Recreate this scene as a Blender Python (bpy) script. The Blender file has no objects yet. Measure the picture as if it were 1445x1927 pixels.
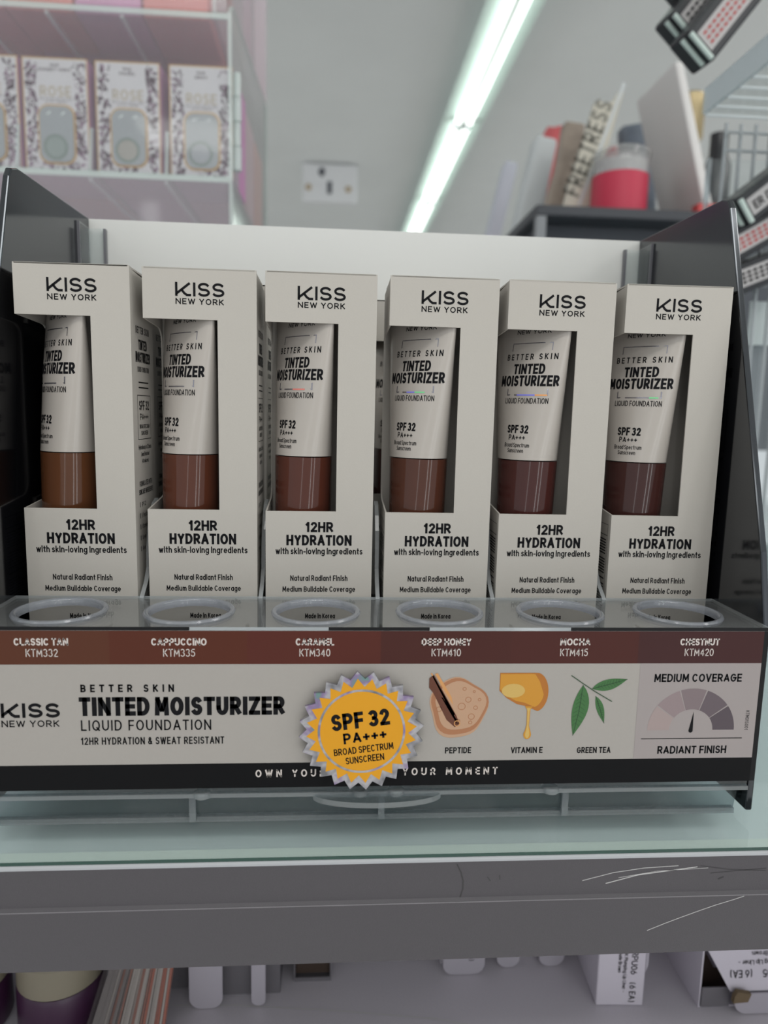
import bpy, bmesh, math, random
from math import sin, cos, pi, radians, sqrt
random.seed(7)
SC = bpy.context.scene
COL = SC.collection

# ------------------------------------------------------------------ camera, world, exposure
cam = bpy.data.objects.new('camera', bpy.data.cameras.new('camera'))
COL.objects.link(cam)
SC.camera = cam
cam.location = (0.12450, -0.27607, 0.09846)
cam.rotation_euler = (1.42810239, -0.02277993, -0.06721796)
cd = cam.data
cd.sensor_fit = 'VERTICAL'
cd.sensor_height = 34.6
cd.sensor_width = 25.95
cd.lens = 1332.99 / 1927 * 34.6
cd.clip_start = 0.01
cd.clip_end = 60
cd.dof.use_dof = True
cd.dof.focus_distance = 0.272
cd.dof.aperture_fstop = 8.5

vs = SC.view_settings
vs.view_transform = 'Standard'
vs.look = 'None'
vs.gamma = 1
vs.use_curve_mapping = False
vs.exposure = -0.36

TUBE_POWER = 2.8
WORLD_POWER = 0.88
w = bpy.data.worlds.new('world')
SC.world = w
w.use_nodes = True
w.node_tree.nodes['Background'].inputs[0].default_value = (0.93, 0.97, 1.0, 1)
w.node_tree.nodes['Background'].inputs[1].default_value = WORLD_POWER
try:
    SC.cycles.transparent_max_bounces = 40
    SC.cycles.max_bounces = 14
    SC.cycles.caustics_reflective = False
    SC.cycles.caustics_refractive = False
    SC.cycles.sample_clamp_indirect = 6.0
except Exception:
    pass



# unseen area lamps added overhead to brighten the fronts of the goods
def overhead_fill(name, loc, sx, sy, watts, col=(1.0, .985, .95)):
    l = bpy.data.lights.new(name, 'AREA')
    l.shape = 'RECTANGLE'
    l.size = sx
    l.size_y = sy
    l.energy = watts
    l.color = col
    o = bpy.data.objects.new(name, l)
    o.location = loc
    COL.objects.link(o)


overhead_fill('fill_lamp', (.35, -1.15, 1.44), 1.6, .4, 20)
overhead_fill('fill_lamp', (-1.3, -.5, 1.44), .5, 2.0, 8)
overhead_fill('fill_lamp', (2.3, -.5, 1.44), .5, 2.4, 28)
overhead_fill('fill_lamp', (.35, -2.6, 1.44), 2.4, .4, 16)


# unseen upright strip lamps added behind the camera for streak highlights on the tubes
def streak_lamp(loc, sx, sy, watts):
    l = bpy.data.lights.new('streak_lamp', 'AREA')
    l.shape = 'RECTANGLE'
    l.size = sx
    l.size_y = sy
    l.energy = watts
    l.color = (.97, .99, 1.0)
    o = bpy.data.objects.new('streak_lamp', l)
    o.location = loc
    o.rotation_euler = (pi / 2, 0, 0)
    COL.objects.link(o)


streak_lamp((1.15, -3.3, .05), .16, 2.5, 9)
streak_lamp((2.1, -3.3, .05), .22, 2.5, 11)
streak_lamp((-1.0, -3.3, .05), .10, 2.5, 4)


# ------------------------------------------------------------------ materials
def lin(c):
    c = c / 255.0
    return c / 12.92 if c <= 0.04045 else ((c + 0.055) / 1.055) ** 2.4


def rgb(r, g, b):
    return (lin(r), lin(g), lin(b), 1)


MATS = {}


def mat(name, col, rough=0.5, metal=0.0, spec=0.5, grain=0.0, grain_scale=400.0, bump=0.0, coat=0.0, specks=None, emit=0.0):
    """Principled material; grain = small colour variation, bump = fine surface texture, specks = dust dots."""
    if name in MATS:
        return MATS[name]
    m = bpy.data.materials.new(name)
    m.use_nodes = True
    nt = m.node_tree
    b = nt.nodes['Principled BSDF']
    b.inputs['Base Color'].default_value = rgb(*col)
    b.inputs['Roughness'].default_value = rough
    b.inputs['Metallic'].default_value = metal
    b.inputs['Specular IOR Level'].default_value = spec
    b.inputs['Coat Weight'].default_value = coat
    tc = None
    if grain or bump or specks:
        tc = nt.nodes.new('ShaderNodeTexCoord')
    if grain or bump:
        n = nt.nodes.new('ShaderNodeTexNoise')
        n.inputs['Scale'].default_value = grain_scale
        n.inputs['Detail'].default_value = 4
        nt.links.new(tc.outputs['Object'], n.inputs['Vector'])
    last = None
    if grain:
        mx = nt.nodes.new('ShaderNodeMix')
        mx.data_type = 'RGBA'
        lo = [max(0, c * (1 - grain)) for c in col]
        hi = [min(255, c * (1 + grain)) for c in col]
        mx.inputs[6].default_value = rgb(*lo)
        mx.inputs[7].default_value = rgb(*hi)
        nt.links.new(n.outputs['Fac'], mx.inputs[0])
        last = mx.outputs[2]
    if specks:
        vo = nt.nodes.new('ShaderNodeTexVoronoi')
        vo.inputs['Scale'].default_value = specks[0]
        nt.links.new(tc.outputs['Object'], vo.inputs['Vector'])
        lt = nt.nodes.new('ShaderNodeMath')
        lt.operation = 'LESS_THAN'
        lt.inputs[1].default_value = specks[1]
        nt.links.new(vo.outputs['Distance'], lt.inputs[0])
        mx2 = nt.nodes.new('ShaderNodeMix')
        mx2.data_type = 'RGBA'
        mx2.inputs[6].default_value = rgb(*col)
        mx2.inputs[7].default_value = rgb(150, 150, 150)
        if last is not None:
            nt.links.new(last, mx2.inputs[6])
        nt.links.new(lt.outputs[0], mx2.inputs[0])
        last = mx2.outputs[2]
    if last is not None:
        nt.links.new(last, b.inputs['Base Color'])
    if bump:
        bp = nt.nodes.new('ShaderNodeBump')
        bp.inputs['Strength'].default_value = bump
        bp.inputs['Distance'].default_value = 0.0005
        nt.links.new(n.outputs['Fac'], bp.inputs['Height'])
        nt.links.new(bp.outputs[0], b.inputs['Normal'])
    if emit:
        b.inputs['Emission Color'].default_value = rgb(*col)
        b.inputs['Emission Strength'].default_value = emit
    MATS[name] = m
    return m


def clear(name, tint=(250, 252, 252), rough=0.03, haze=0.06, ior=1.45, hazecol=(235, 238, 240)):
    """Thin clear plastic or glass: see-through, fresnel reflection, a little haze."""
    if name in MATS:
        return MATS[name]
    m = bpy.data.materials.new(name)
    m.use_nodes = True
    nt = m.node_tree
    nt.nodes.clear()
    out = nt.nodes.new('ShaderNodeOutputMaterial')
    tr = nt.nodes.new('ShaderNodeBsdfTransparent')
    tr.inputs[0].default_value = rgb(*tint)
    df = nt.nodes.new('ShaderNodeBsdfDiffuse')
    df.inputs[0].default_value = rgb(*hazecol)
    gl = nt.nodes.new('ShaderNodeBsdfGlossy')
    gl.inputs['Roughness'].default_value = rough
    fr = nt.nodes.new('ShaderNodeFresnel')
    fr.inputs['IOR'].default_value = ior
    m1 = nt.nodes.new('ShaderNodeMixShader')
    m1.inputs[0].default_value = haze
    nt.links.new(tr.outputs[0], m1.inputs[1])
    nt.links.new(df.outputs[0], m1.inputs[2])
    m2 = nt.nodes.new('ShaderNodeMixShader')
    ge = nt.nodes.new('ShaderNodeNewGeometry')
    iv = nt.nodes.new('ShaderNodeMath')
    iv.operation = 'SUBTRACT'
    iv.inputs[0].default_value = 1.0
    nt.links.new(ge.outputs['Backfacing'], iv.inputs[1])
    mu = nt.nodes.new('ShaderNodeMath')
    mu.operation = 'MULTIPLY'
    nt.links.new(fr.outputs[0], mu.inputs[0])
    nt.links.new(iv.outputs[0], mu.inputs[1])
    nt.links.new(mu.outputs[0], m2.inputs[0])
    nt.links.new(m1.outputs[0], m2.inputs[1])
    nt.links.new(gl.outputs[0], m2.inputs[2])
    nt.links.new(m2.outputs[0], out.inputs[0])
    MATS[name] = m
    return m


INK = mat('ink', (17, 17, 20), 0.5, spec=.12)
CARD = mat('carton_card', (179, 174, 167), 0.55, spec=.25, grain=0.012, grain_scale=1500, bump=0.04)
CARD_IN = mat('carton_inside', (196, 192, 184), 0.7)
BLACK = mat('black_plastic', (13, 13, 16), 0.12, spec=1.0, specks=(330, 0.012))
BLACK.node_tree.nodes['Principled BSDF'].inputs['Specular Tint'].default_value = (.86, .92, 1.0, 1)
BLACK_M = mat('black_matte', (18, 18, 20), 0.4, spec=.2)
ACR = clear('clear_acrylic', haze=0.05)
ACR_E = clear('clear_acrylic_edge', tint=(225, 232, 235), haze=0.28, rough=0.08)
HOLO = None


# ------------------------------------------------------------------ mesh builder
class MB:
    def __init__(self):
        self.v = []
        self.f = []
        self.m = []

    def add(self, vs_, fs, mi=0):
        o = len(self.v)
        self.v += [tuple(p) for p in vs_]
        for f in fs:
            self.f.append([i + o for i in f])
            self.m.append(mi)

    def box(self, a, b, mi=0):
        x0, y0, z0 = a
        x1, y1, z1 = b
        self.add([(x0, y0, z0), (x1, y0, z0), (x1, y1, z0), (x0, y1, z0), (x0, y0, z1), (x1, y0, z1), (x1, y1, z1), (x0, y1, z1)],
                 [(0, 3, 2, 1), (4, 5, 6, 7), (0, 1, 5, 4), (1, 2, 6, 5), (2, 3, 7, 6), (3, 0, 4, 7)], mi)

    def prism(self, poly, fn, d0, d1, mi=0, side=None):
        """polygon (u,v) extruded from depth d0 to d1; fn(u,v,d) -> point"""
        n = len(poly)
        self.add([fn(u, v, d0) for u, v in poly] + [fn(u, v, d1) for u, v in poly],
                 [list(range(n))[::-1], list(range(n, 2 * n))], mi)
        o = len(self.v) - 2 * n
        for i in range(n):
            j = (i + 1) % n
            self.f.append([o + i, o + j, o + n + j, o + n + i])
            self.m.append(mi if side is None else side)

    def flat(self, poly, fn, mi=0):
        self.add([fn(u, v) for u, v in poly], [list(range(len(poly)))], mi)

    def lathe(self, prof, cx, cy, n=32, mi=0, ax='z', caps=True):
        vs_ = []
        for r, z in prof:
            for k in range(n):
                a = 2 * pi * k / n
                vs_.append((cx + r * cos(a), cy + r * sin(a), z))
        fs = []
        for i in range(len(prof) - 1):
            for k in range(n):
                k2 = (k + 1) % n
                fs.append((i * n + k, i * n + k2, (i + 1) * n + k2, (i + 1) * n + k))
        if caps:
            fs.append(list(range(n))[::-1])
            fs.append([(len(prof) - 1) * n + k for k in range(n)])
        self.add(vs_, fs, mi)

    def tube(self, p, q, r, n=10, mi=0, caps=True):
        import mathutils
        p = mathutils.Vector(p)
        q = mathutils.Vector(q)
        d = (q - p).normalized()
        a = d.orthogonal().normalized()
        b = d.cross(a)
        vs_ = [(c + a * r * cos(2 * pi * k / n) + b * r * sin(2 * pi * k / n))[:] for c in (p, q) for k in range(n)]
        fs = [(k, (k + 1) % n, n + (k + 1) % n, n + k) for k in range(n)]
        if caps:
            fs += [list(range(n))[::-1], list(range(n, 2 * n))]
        self.add(vs_, fs, mi)

    def ribbon(self, pts, t, fn, mi=0):
        """flat stroke of width t along pts (u,v)"""
        closed = len(pts) > 2 and abs(pts[0][0] - pts[-1][0]) < 1e-9 and abs(pts[0][1] - pts[-1][1]) < 1e-9
        if closed:
            pts = pts[:-1]
        n = len(pts)
        L = []
        R = []
        for i in range(n):
            if closed:
                a, c = pts[i - 1], pts[(i + 1) % n]
            else:
                a, c = pts[max(0, i - 1)], pts[min(n - 1, i + 1)]
            b = pts[i]

            def un(p, q):
                d = (q[0] - p[0], q[1] - p[1])
                l = math.hypot(*d) or 1e-12
                return (d[0] / l, d[1] / l)
            d1 = un(a, b) if a != b else un(b, c)
            d2 = un(b, c) if b != c else d1
            nx, ny = -(d1[1] + d2[1]), d1[0] + d2[0]
            l = math.hypot(nx, ny)
            if l < 1e-6:
                nx, ny, k = -d1[1], d1[0], 1
            else:
                nx, ny = nx / l, ny / l
                k = min(1.6, 1.0 / max(0.3, nx * -d1[1] + ny * d1[0]))
            h = t / 2 * k
            L.append((b[0] + nx * h, b[1] + ny * h))
            R.append((b[0] - nx * h, b[1] - ny * h))
        vs_ = [fn(*p) for p in L] + [fn(*p) for p in R]
        fs = [(i, i + 1, n + i + 1, n + i) for i in range(n - 1)]
        if closed:
            fs.append((n - 1, 0, n, 2 * n - 1))
        self.add(vs_, fs, mi)

    def build(self, name, mats, parent=None, loc=None, rotz=0.0, bevel=0.0, smooth=False, segs=2):
        me = bpy.data.meshes.new(name)
        me.from_pydata(self.v, [], self.f)
        for m_ in (mats if isinstance(mats, (list, tuple)) else [mats]):
            me.materials.append(m_)
        for p, i in zip(me.polygons, self.m):
            p.material_index = i
        bm = bmesh.new()
        bm.from_mesh(me)
        bmesh.ops.recalc_face_normals(bm, faces=bm.faces)
        bm.to_mesh(me)
        bm.free()
        if smooth:
            for p in me.polygons:
                p.use_smooth = True
            try:
                me.set_sharp_from_angle(angle=radians(40))
            except Exception:
                pass
        o = bpy.data.objects.new(name, me)
        COL.objects.link(o)
        if parent is not None:
            o.parent = parent
        if loc is not None:
            o.location = loc
        o.rotation_euler.z = rotz
        if bevel:
            b = o.modifiers.new('bevel', 'BEVEL')
            b.width = bevel
            b.segments = segs
            b.limit_method = 'ANGLE'
            b.angle_limit = radians(50)
        return o


def tag(o, label=None, cat=None, group=None, kind=None):
    if label:
        o['label'] = label
    if cat:
        o['category'] = cat
    if group:
        o['group'] = group
    if kind:
        o['kind'] = kind
    return o


def thing(name, label, cat, loc=(0, 0, 0), rotz=0.0, group=None):
    o = bpy.data.objects.new(name, None)
    o.empty_display_size = 0.01
    COL.objects.link(o)
    o.location = loc
    o.rotation_euler.z = rotz
    return tag(o, label, cat, group)


def copy_thing(o, loc, rotz, label):
    c = o.copy()
    COL.objects.link(c)
    c.location = loc
    c.rotation_euler.z = rotz
    c['label'] = label
    for ch in list(o.children):
        d = ch.copy()
        COL.objects.link(d)
        d.parent = c
        for g in list(ch.children):
            e = g.copy()
            COL.objects.link(e)
            e.parent = d
    return c


# ------------------------------------------------------------------ stroke lettering
def arc(cx, cy, rx, ry, a0, a1, n=None):
    n = n or max(4, int(abs(a1 - a0) / 18))
    return [(cx + rx * cos(radians(a0 + (a1 - a0) * i / n)), cy + ry * sin(radians(a0 + (a1 - a0) * i / n))) for i in range(n + 1)]


X = 0.70   # x-height
O_ = arc(.5, .5, .5, .5, 90, 450, 20)


def bowl(y0, y1, x0=0, x1=1):
    r = min(.28, (x1 - x0) * .5)
    return [(x0, y0)] + [(x1 - (x1 - x0) * .45, y0)] + arc(x1 - (x1 - x0) * .45, (y0 + y1) / 2, (x1 - x0) * .45, (y1 - y0) / 2, -90, 90, 8) + [(x0, y1)]


SS = arc(.5, .745, .46, .255, 25, 270, 12) + arc(.5, .25, .5, .25, 90, -155, 12)[1:]
o_ = arc(.5, X / 2, .5, X / 2, 90, 450, 18)
GLY = {
    'A': (.72, [[(0, 0), (.5, 1), (1, 0)], [(.19, .3), (.81, .3)]]),
    'B': (.62, [[(0, 0), (0, 1)], bowl(.5, 1, 0, .92), bowl(0, .5)]),
    'C': (.70, [arc(.5, .5, .5, .5, 45, 315, 14)]),
    'D': (.68, [[(0, 0), (0, 1)], [(0, 0), (.4, 0)] + arc(.4, .5, .6, .5, -90, 90, 12) + [(0, 1)]]),
    'E': (.52, [[(1, 0), (0, 0), (0, 1), (1, 1)], [(0, .5), (.9, .5)]]),
    'F': (.50, [[(0, 0), (0, 1), (1, 1)], [(0, .48), (.9, .48)]]),
    'G': (.74, [arc(.5, .5, .5, .5, 45, 360, 16) + [(.55, .5)]]),
    'H': (.66, [[(0, 0), (0, 1)], [(1, 0), (1, 1)], [(0, .5), (1, .5)]]),
    'I': (.0, [[(.5, 0), (.5, 1)]]),
    'J': (.45, [[(1, 1), (1, .28)] + arc(.5, .28, .5, .28, 0, -160, 8)]),
    'K': (.62, [[(0, 0), (0, 1)], [(.95, 1), (.06, .44)], [(.28, .58), (1, 0)]]),
    'L': (.48, [[(0, 1), (0, 0), (1, 0)]]),
    'M': (.82, [[(0, 0), (.06, 1), (.5, .22), (.94, 1), (1, 0)]]),
    'N': (.68, [[(0, 0), (0, 1), (1, 0), (1, 1)]]),
    'O': (.76, [O_]),
    'P': (.60, [[(0, 0), (0, 1)], bowl(.44, 1)]),
    'Q': (.76, [O_, [(.6, .28), (1, -.04)]]),
    'R': (.62, [[(0, 0), (0, 1)], bowl(.46, 1, 0, .95), [(.45, .46), (1, 0)]]),
    'S': (.58, [SS]),
    'T': (.58, [[(0, 1), (1, 1)], [(.5, 0), (.5, 1)]]),
    'U': (.66, [[(0, 1), (0, .38)] + arc(.5, .38, .5, .38, 180, 360, 10) + [(1, 1)]]),
    'V': (.68, [[(0, 1), (.5, 0), (1, 1)]]),
    'W': (1.0, [[(0, 1), (.25, 0), (.5, .95), (.75, 0), (1, 1)]]),
    'X': (.64, [[(0, 0), (1, 1)], [(0, 1), (1, 0)]]),
    'Y': (.64, [[(0, 1), (.5, .45), (1, 1)], [(.5, .45), (.5, 0)]]),
    'Z': (.60, [[(0, 1), (1, 1), (0, 0), (1, 0)]]),
    '0': (.60, [O_]),
    '1': (.28, [[(0, .76), (.8, 1), (.8, 0)]]),
    '2': (.56, [arc(.5, .72, .48, .28, 165, -20, 10) + [(.02, 0), (1, 0)]]),
    '3': (.56, [arc(.46, .76, .46, .24, 150, -90, 10), arc(.46, .26, .52, .26, 90, -150, 10)]),
    '4': (.62, [[(.76, 0), (.76, 1), (0, .26), (1, .26)]]),
    '5': (.56, [[(.9, 1), (.14, 1), (.06, .52)] + arc(.46, .32, .54, .32, 120, -150, 10)]),
    '6': (.58, [arc(.5, .32, .5, .32, 0, 360, 16), [(.06, .42), (.62, 1)]]),
    '9': (.58, [arc(.5, .68, .5, .32, 0, 360, 16), [(.94, .58), (.38, 0)]]),
    '7': (.54, [[(0, 1), (1, 1), (.3, 0)]]),
    '8': (.58, [arc(.5, .76, .44, .24, 90, 450, 14), arc(.5, .26, .5, .26, 90, 450, 14)]),
    '+': (.50, [[(0, .45), (1, .45)], [(.5, .2), (.5, .7)]]),
    '-': (.30, [[(0, .36), (1, .36)]]),
    '&': (.66, [[(1, 0), (.2, .72)] + arc(.42, .78, .26, .22, 200, -20, 10) + [(.62, .66), (.12, .4)] + arc(.4, .24, .4, .24, 140, 300, 8) + [(.95, .42)]]),
    '(': (.22, [arc(1, .42, 1, .66, 130, 230, 8)]),
    ')': (.22, [arc(0, .42, 1, .66, 50, -50, 8)]),
    '.': (.02, [[(.5, -.02), (.5, .06)]]),
    "'": (.02, [[(.5, .8), (.5, 1)]]),
    'a': (.56, [o_, [(1, 0), (1, X)]]),
    'b': (.56, [o_, [(0, 0), (0, 1.04)]]),
    'c': (.52, [arc(.5, X / 2, .5, X / 2, 50, 310, 12)]),
    'd': (.56, [o_, [(1, 0), (1, 1.04)]]),
    'e': (.56, [[(.02, X * .5), (.98, X * .5)] + arc(.5, X / 2, .5, X / 2, 0, 315, 14)]),
    'f': (.32, [[(.4, 0), (.4, .85)] + arc(.85, .85, .45, .2, 180, 80, 5), [(0, X), (.95, X)]]),
    'g': (.56, [o_, [(1, X), (1, -.08)] + arc(.5, -.08, .5, .22, 0, -150, 8)]),
    'h': (.52, [[(0, 0), (0, 1.04)], [(0, .38)] + arc(.5, .38, .5, X - .38, 180, 0, 8) + [(1, 0)]]),
    'i': (.0, [[(.5, 0), (.5, X)], [(.5, .9), (.5, 1.04)]]),
    'k': (.48, [[(0, 0), (0, 1.04)], [(.92, X), (.04, .28)], [(.3, .42), (1, 0)]]),
    'l': (.0, [[(.5, 0), (.5, 1.04)]]),
    'm': (.82, [[(0, 0), (0, X)], [(0, .42)] + arc(.25, .42, .25, X - .42, 180, 0, 6) + [(.5, 0)], [(.5, .42)] + arc(.75, .42, .25, X - .42, 180, 0, 6) + [(1, 0)]]),
    'n': (.52, [[(0, 0), (0, X)], [(0, .38)] + arc(.5, .38, .5, X - .38, 180, 0, 8) + [(1, 0)]]),
    'o': (.56, [o_]),
    'p': (.56, [o_, [(0, X), (0, -.3)]]),
    'r': (.30, [[(0, 0), (0, X)], [(0, .4)] + arc(.75, .4, .75, X - .4, 180, 85, 5)]),
    's': (.44, [arc(.5, X * .75, .46, X * .25, 25, 270, 8) + arc(.5, X * .25, .5, X * .25, 90, -155, 8)[1:]]),
    't': (.30, [[(.45, .98), (.45, .18)] + arc(.9, .18, .45, .18, 180, 270, 4), [(0, X), (1, X)]]),
    'u': (.52, [[(0, X), (0, .3)] + arc(.5, .3, .5, .3, 180, 360, 8) + [(1, X)], [(1, X), (1, 0)]]),
    'v': (.52, [[(0, X), (.5, 0), (1, X)]]),
    'w': (.78, [[(0, X), (.25, 0), (.5, X * .95), (.75, 0), (1, X)]]),
    'x': (.50, [[(0, 0), (1, X)], [(0, X), (1, 0)]]),
    'y': (.52, [[(0, X), (.5, .02)], [(1, X), (.34, -.3)]]),
    '~': (.78, [[(.0, 0), (.0, 1)], [(.96, 1), (.0, .1)], [(.38, .47), (.60, .14), (.78, .0), (1, 0)]]),  # wide notched K of the logo
}


def text(mb, s, x0, x1, z0, z1, fn, weight=.17, track=.12, mi=1, space=.28, sub=0.0):
    """letters of s stretched to fill x0..x1, baseline z0, cap height z1"""
    h = z1 - z0
    t = weight * h
    nat = 0.0
    fix = 0.0
    for c in s:
        if c == ' ':
            nat += space * h
        else:
            nat += GLY[c][0] * h
            fix += t
    # gaps
    ng = len(s) - 1
    nat += track * h * ng
    xs = (x1 - x0 - fix) / max(nat, 1e-9)
    x = x0
    for c in s:
        if c == ' ':
            x += (space + track) * h * xs
            continue
        gw, strokes = GLY[c]
        W_ = gw * h * xs
        for st in strokes:
            pts = []
            for gx, gy in st:
                px = x + t / 2 + gx * W_
                pz = z0 + t / 2 + gy * (h - t) if gy >= 0 else z0 + t / 2 + gy * h
                pts.append((px, pz))
            runs = [[pts[0]]]
            for i in range(1, len(pts)):
                runs[-1].append(pts[i])
                if i < len(pts) - 1:
                    a, p, c = pts[i - 1], pts[i], pts[i + 1]
                    d1 = math.atan2(p[1] - a[1], p[0] - a[0])
                    d2 = math.atan2(c[1] - p[1], c[0] - p[0])
                    if abs((d2 - d1 + pi) % (2 * pi) - pi) > 1.0:
                        runs.append([p])
            for run in runs:
                out = []
                for i, p in enumerate(run):
                    if i and sub:
                        q = run[i - 1]
                        k = int(math.hypot(p[0] - q[0], p[1] - q[1]) / sub)
                        for j in range(1, k + 1):
                            out.append((q[0] + (p[0] - q[0]) * j / (k + 1), q[1] + (p[1] - q[1]) * j / (k + 1)))
                    out.append(p)
                if len(out) > 1 and out[0] != out[-1]:
                    # strokes end half a stroke past their node, squarely on upright and level ones
                    for e in (0, -1):
                        a, b = (out[0], out[1]) if e == 0 else (out[-1], out[-2])
                        d = (a[0] - b[0], a[1] - b[1])
                        l = math.hypot(*d) or 1
                        k = t / 2 if (abs(d[0]) / l < .3 or abs(d[1]) / l < .12) else t * .3
                        a2 = (a[0] + d[0] / l * k, a[1] + d[1] / l * k)
                        if e == 0:
                            out[0] = a2
                        else:
                            out[-1] = a2
                mb.ribbon(out, t, fn, mi)
        x += t + W_ + track * h * xs


def mm(f):
    """take millimetres"""
    return lambda u, v: f(u / 1000, v / 1000)


# ------------------------------------------------------------------ the room
def structure(name, mb, m, **k):
    o = mb.build(name, m, **k)
    o['kind'] = 'structure'
    return o


CEIL = mat('ceiling_paint', (240, 242, 241), 0.9, grain=0.02, grain_scale=3)
WALL = mat('wall_paint', (225, 225, 225), 0.9, grain=0.02, grain_scale=3)
FLOOR = mat('floor_vinyl', (222, 220, 216), 0.35, grain=0.05, grain_scale=5)
b = MB(); b.box((-4, -3.6, 1.47), (4.6, 9.1, 1.57)); structure('ceiling', b, CEIL)
b = MB(); b.box((-4, -3.6, -1.45), (4.6, 9.1, -1.35)); structure('floor', b, FLOOR)
b = MB(); b.box((-4, 9.0, -1.35), (4.6, 9.1, 1.47)); structure('wall_back', b, WALL)

# fluorescent battens in continuous rows
HOUSE = mat('grey_green_enamel', (214, 230, 224), 0.5)
TUBE = bpy.data.materials.new('lit_tube')
TUBE.use_nodes = True
_b = TUBE.node_tree.nodes['Principled BSDF']
_b.inputs['Base Color'].default_value = (.9, .95, .9, 1)
_b.inputs['Emission Color'].default_value = (0.93, 1.0, 0.94, 1)
_b.inputs['Emission Strength'].default_value = TUBE_POWER


def make_fixture():
    t = thing('ceiling_light', 'x', 'ceiling light', group='fluorescent battens in rows on the ceiling')
    L = 1.196
    b = MB()
    b.prism([(-.093, .0), (-.055, .07), (.055, .07), (.093, .0), (.05, .010), (-.05, .010)],
            lambda u, v, d: (u, d, v), 0, L)
    b.build('housing', HOUSE, t)
    b = MB()
    b.prism([(-.0045, .010), (-.0025, -.026), (.0025, -.026), (.0045, .010)], lambda u, v, d: (u, d, v), .001, L - .001)
    b.build('dark_gap_strip', mat('gap_grey', (66, 84, 78), .6), t)  # dark strip added so the gap between the lit tubes looks dark
    for s in (-.024, .024):
        b = MB()
        b.tube((s, .02, -.012), (s, L - .02, -.012), .0165, 14)
        b.build('lamp_tube', TUBE, t, smooth=True)
        for ya in (.002, L - .0195):
            b = MB()
            b.tube((s, ya, -.012), (s, ya + .0175, -.012), .0172, 14)
            b.build('lamp_cap', mat('lamp_cap', (190, 205, 215), .4, .6), t, smooth=True)
    return t


fx = make_fixture()
n_fx = 0
for rx, zs, word in ((.68, range(-3, 6), 'right-hand row over the aisle'), (-2.2, range(-3, 5), 'left-hand row of battens'), (3.2, range(-2, 4), 'far right row of battens')):
    for k in zs:
        y = .717 + 1.2 * k
        if rx != .68 and k % 2:
            continue
        lab = 'lit twin-tube fluorescent batten out of view on the ceiling'
        if rx == .68:
            lab = {1: 'lit twin-tube fluorescent batten largest and nearest, cut by the top of the photo',
                   2: 'lit twin-tube fluorescent batten in the middle of the visible run',
                   3: 'lit twin-tube fluorescent batten farthest along the run, meeting the white header card'}.get(k, lab)
        if n_fx == 0:
            fx.location = (rx, y, 1.40)
            fx['label'] = lab
        else:
            copy_thing(fx, (rx, y, 1.40), 0, lab)
        n_fx += 1

# small white unit hung on the ceiling
t = thing('emergency_light', 'small white ceiling unit with two round lamps, left of the fluorescent run', 'emergency light', (-.077, 3.95, 1.255))
b = MB(); b.box((0, 0, 0), (.307, .05, .205)); b.build('housing', mat('white_unit', (238, 238, 240), .5, emit=0), t, bevel=.006)
for xx, zz in ((.032, .075), (.255, .072)):
    b = MB()
    b.tube((xx, .0, zz), (xx, -.012, zz), .016, 16)
    b.build('lamp', mat('lamp_beige', (190, 170, 140), .4), t, smooth=True)
b = MB(); b.box((.137, -.004, .045), (.163, .0, .11)); b.build('switch_plate', mat('dark_grey', (90, 92, 100), .5), t)
b = MB(); b.prism([(.085, .16), (.10, .185), (.12, .18), (.125, .155), (.11, .135), (.095, .14)], lambda u, v, d: (u, d, v), -.003, 0); b.build('dark_mark', mat('dark_grey', (90, 92, 100), .5), t)

# ------------------------------------------------------------------ shelf with grey fascia and glass
GREY = mat('grey_powder_coat', (76, 73, 77), 0.5, spec=.35, grain=0.05, grain_scale=2500, bump=0.12)
BOARD = mat('shelf_board', (226, 228, 230), 0.6)
LIP = mat('shelf_lip', (235, 236, 228), 0.45)
SCR = mat('scratch_light', (190, 188, 188), 0.5)
SCRD = mat('scratch_dark', (52, 50, 52), 0.6)
ds = thing('display_shelf', 'grey metal store shelf with a scratched two-step front, under the glass pane', 'shelf', (0, 0, 0))
b = MB()
prof = [(-.0528, -.0554), (-.0535, -.0554), (-.0535, -.0688), (-.0545, -.0696), (-.0545, -.0918), (-.048, -.0926), (-.048, -.090), (-.0505, -.088), (-.0505, -.0585), (-.0528, -.0585)]
b.prism(prof, lambda u, v, d: (d, u, v), -.75, .95)
fa = lambda y: (lambda u, v: (u, y, v))
random.seed(3)
for pts, wd, mi, y in [
    ([(.213, -.0635), (.224, -.0607), (.235, -.0592), (.2475, -.0586)], .00022, 1, -.0536),
    ([(.2215, -.0648), (.233, -.0618), (.246, -.0602), (.2545, -.0592)], .00030, 1, -.0536),
    ([(.226, -.0627), (.24, -.0605), (.2585, -.0597)], .00016, 1, -.0536),
    ([(.2555, -.0588), (.266, -.0605), (.280, -.0613)], .00022, 2, -.0536),
    ([(.2595, -.0618), (.27, -.061), (.28, -.0604)], .0002, 2, -.0536),
    ([(.2375, -.0828), (.2435, -.0803), (.2495, -.0780), (.2560, -.0756), (.2620, -.0735), (.2680, -.0717), (.2722, -.0703)], .00022, 1, -.0546),
    ([(.1683, -.0562), (.1699, -.0595), (.1707, -.0625), (.1707, -.0655), (.1698, -.0687)], .00045, 2, -.0536),
    ([(.1791, -.0612), (.1803, -.0628)], .0003, 2, -.0536), ([(.1834, -.0606), (.1836, -.0624)], .0003, 2, -.0536),
    ([(.2625, -.0642), (.2645, -.0633)], .0005, 2, -.0536)]:
    b.ribbon(pts, wd, fa(y), mi)
b.ribbon([(-.75, -.0699), (.95, -.0699)], .0004, fa(-.05456), 3)  # lighter line painted along the step as its highlight
b.build('fascia', [GREY, SCR, SCRD, mat('step_highlight', (118, 115, 119), .5)], ds)
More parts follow.
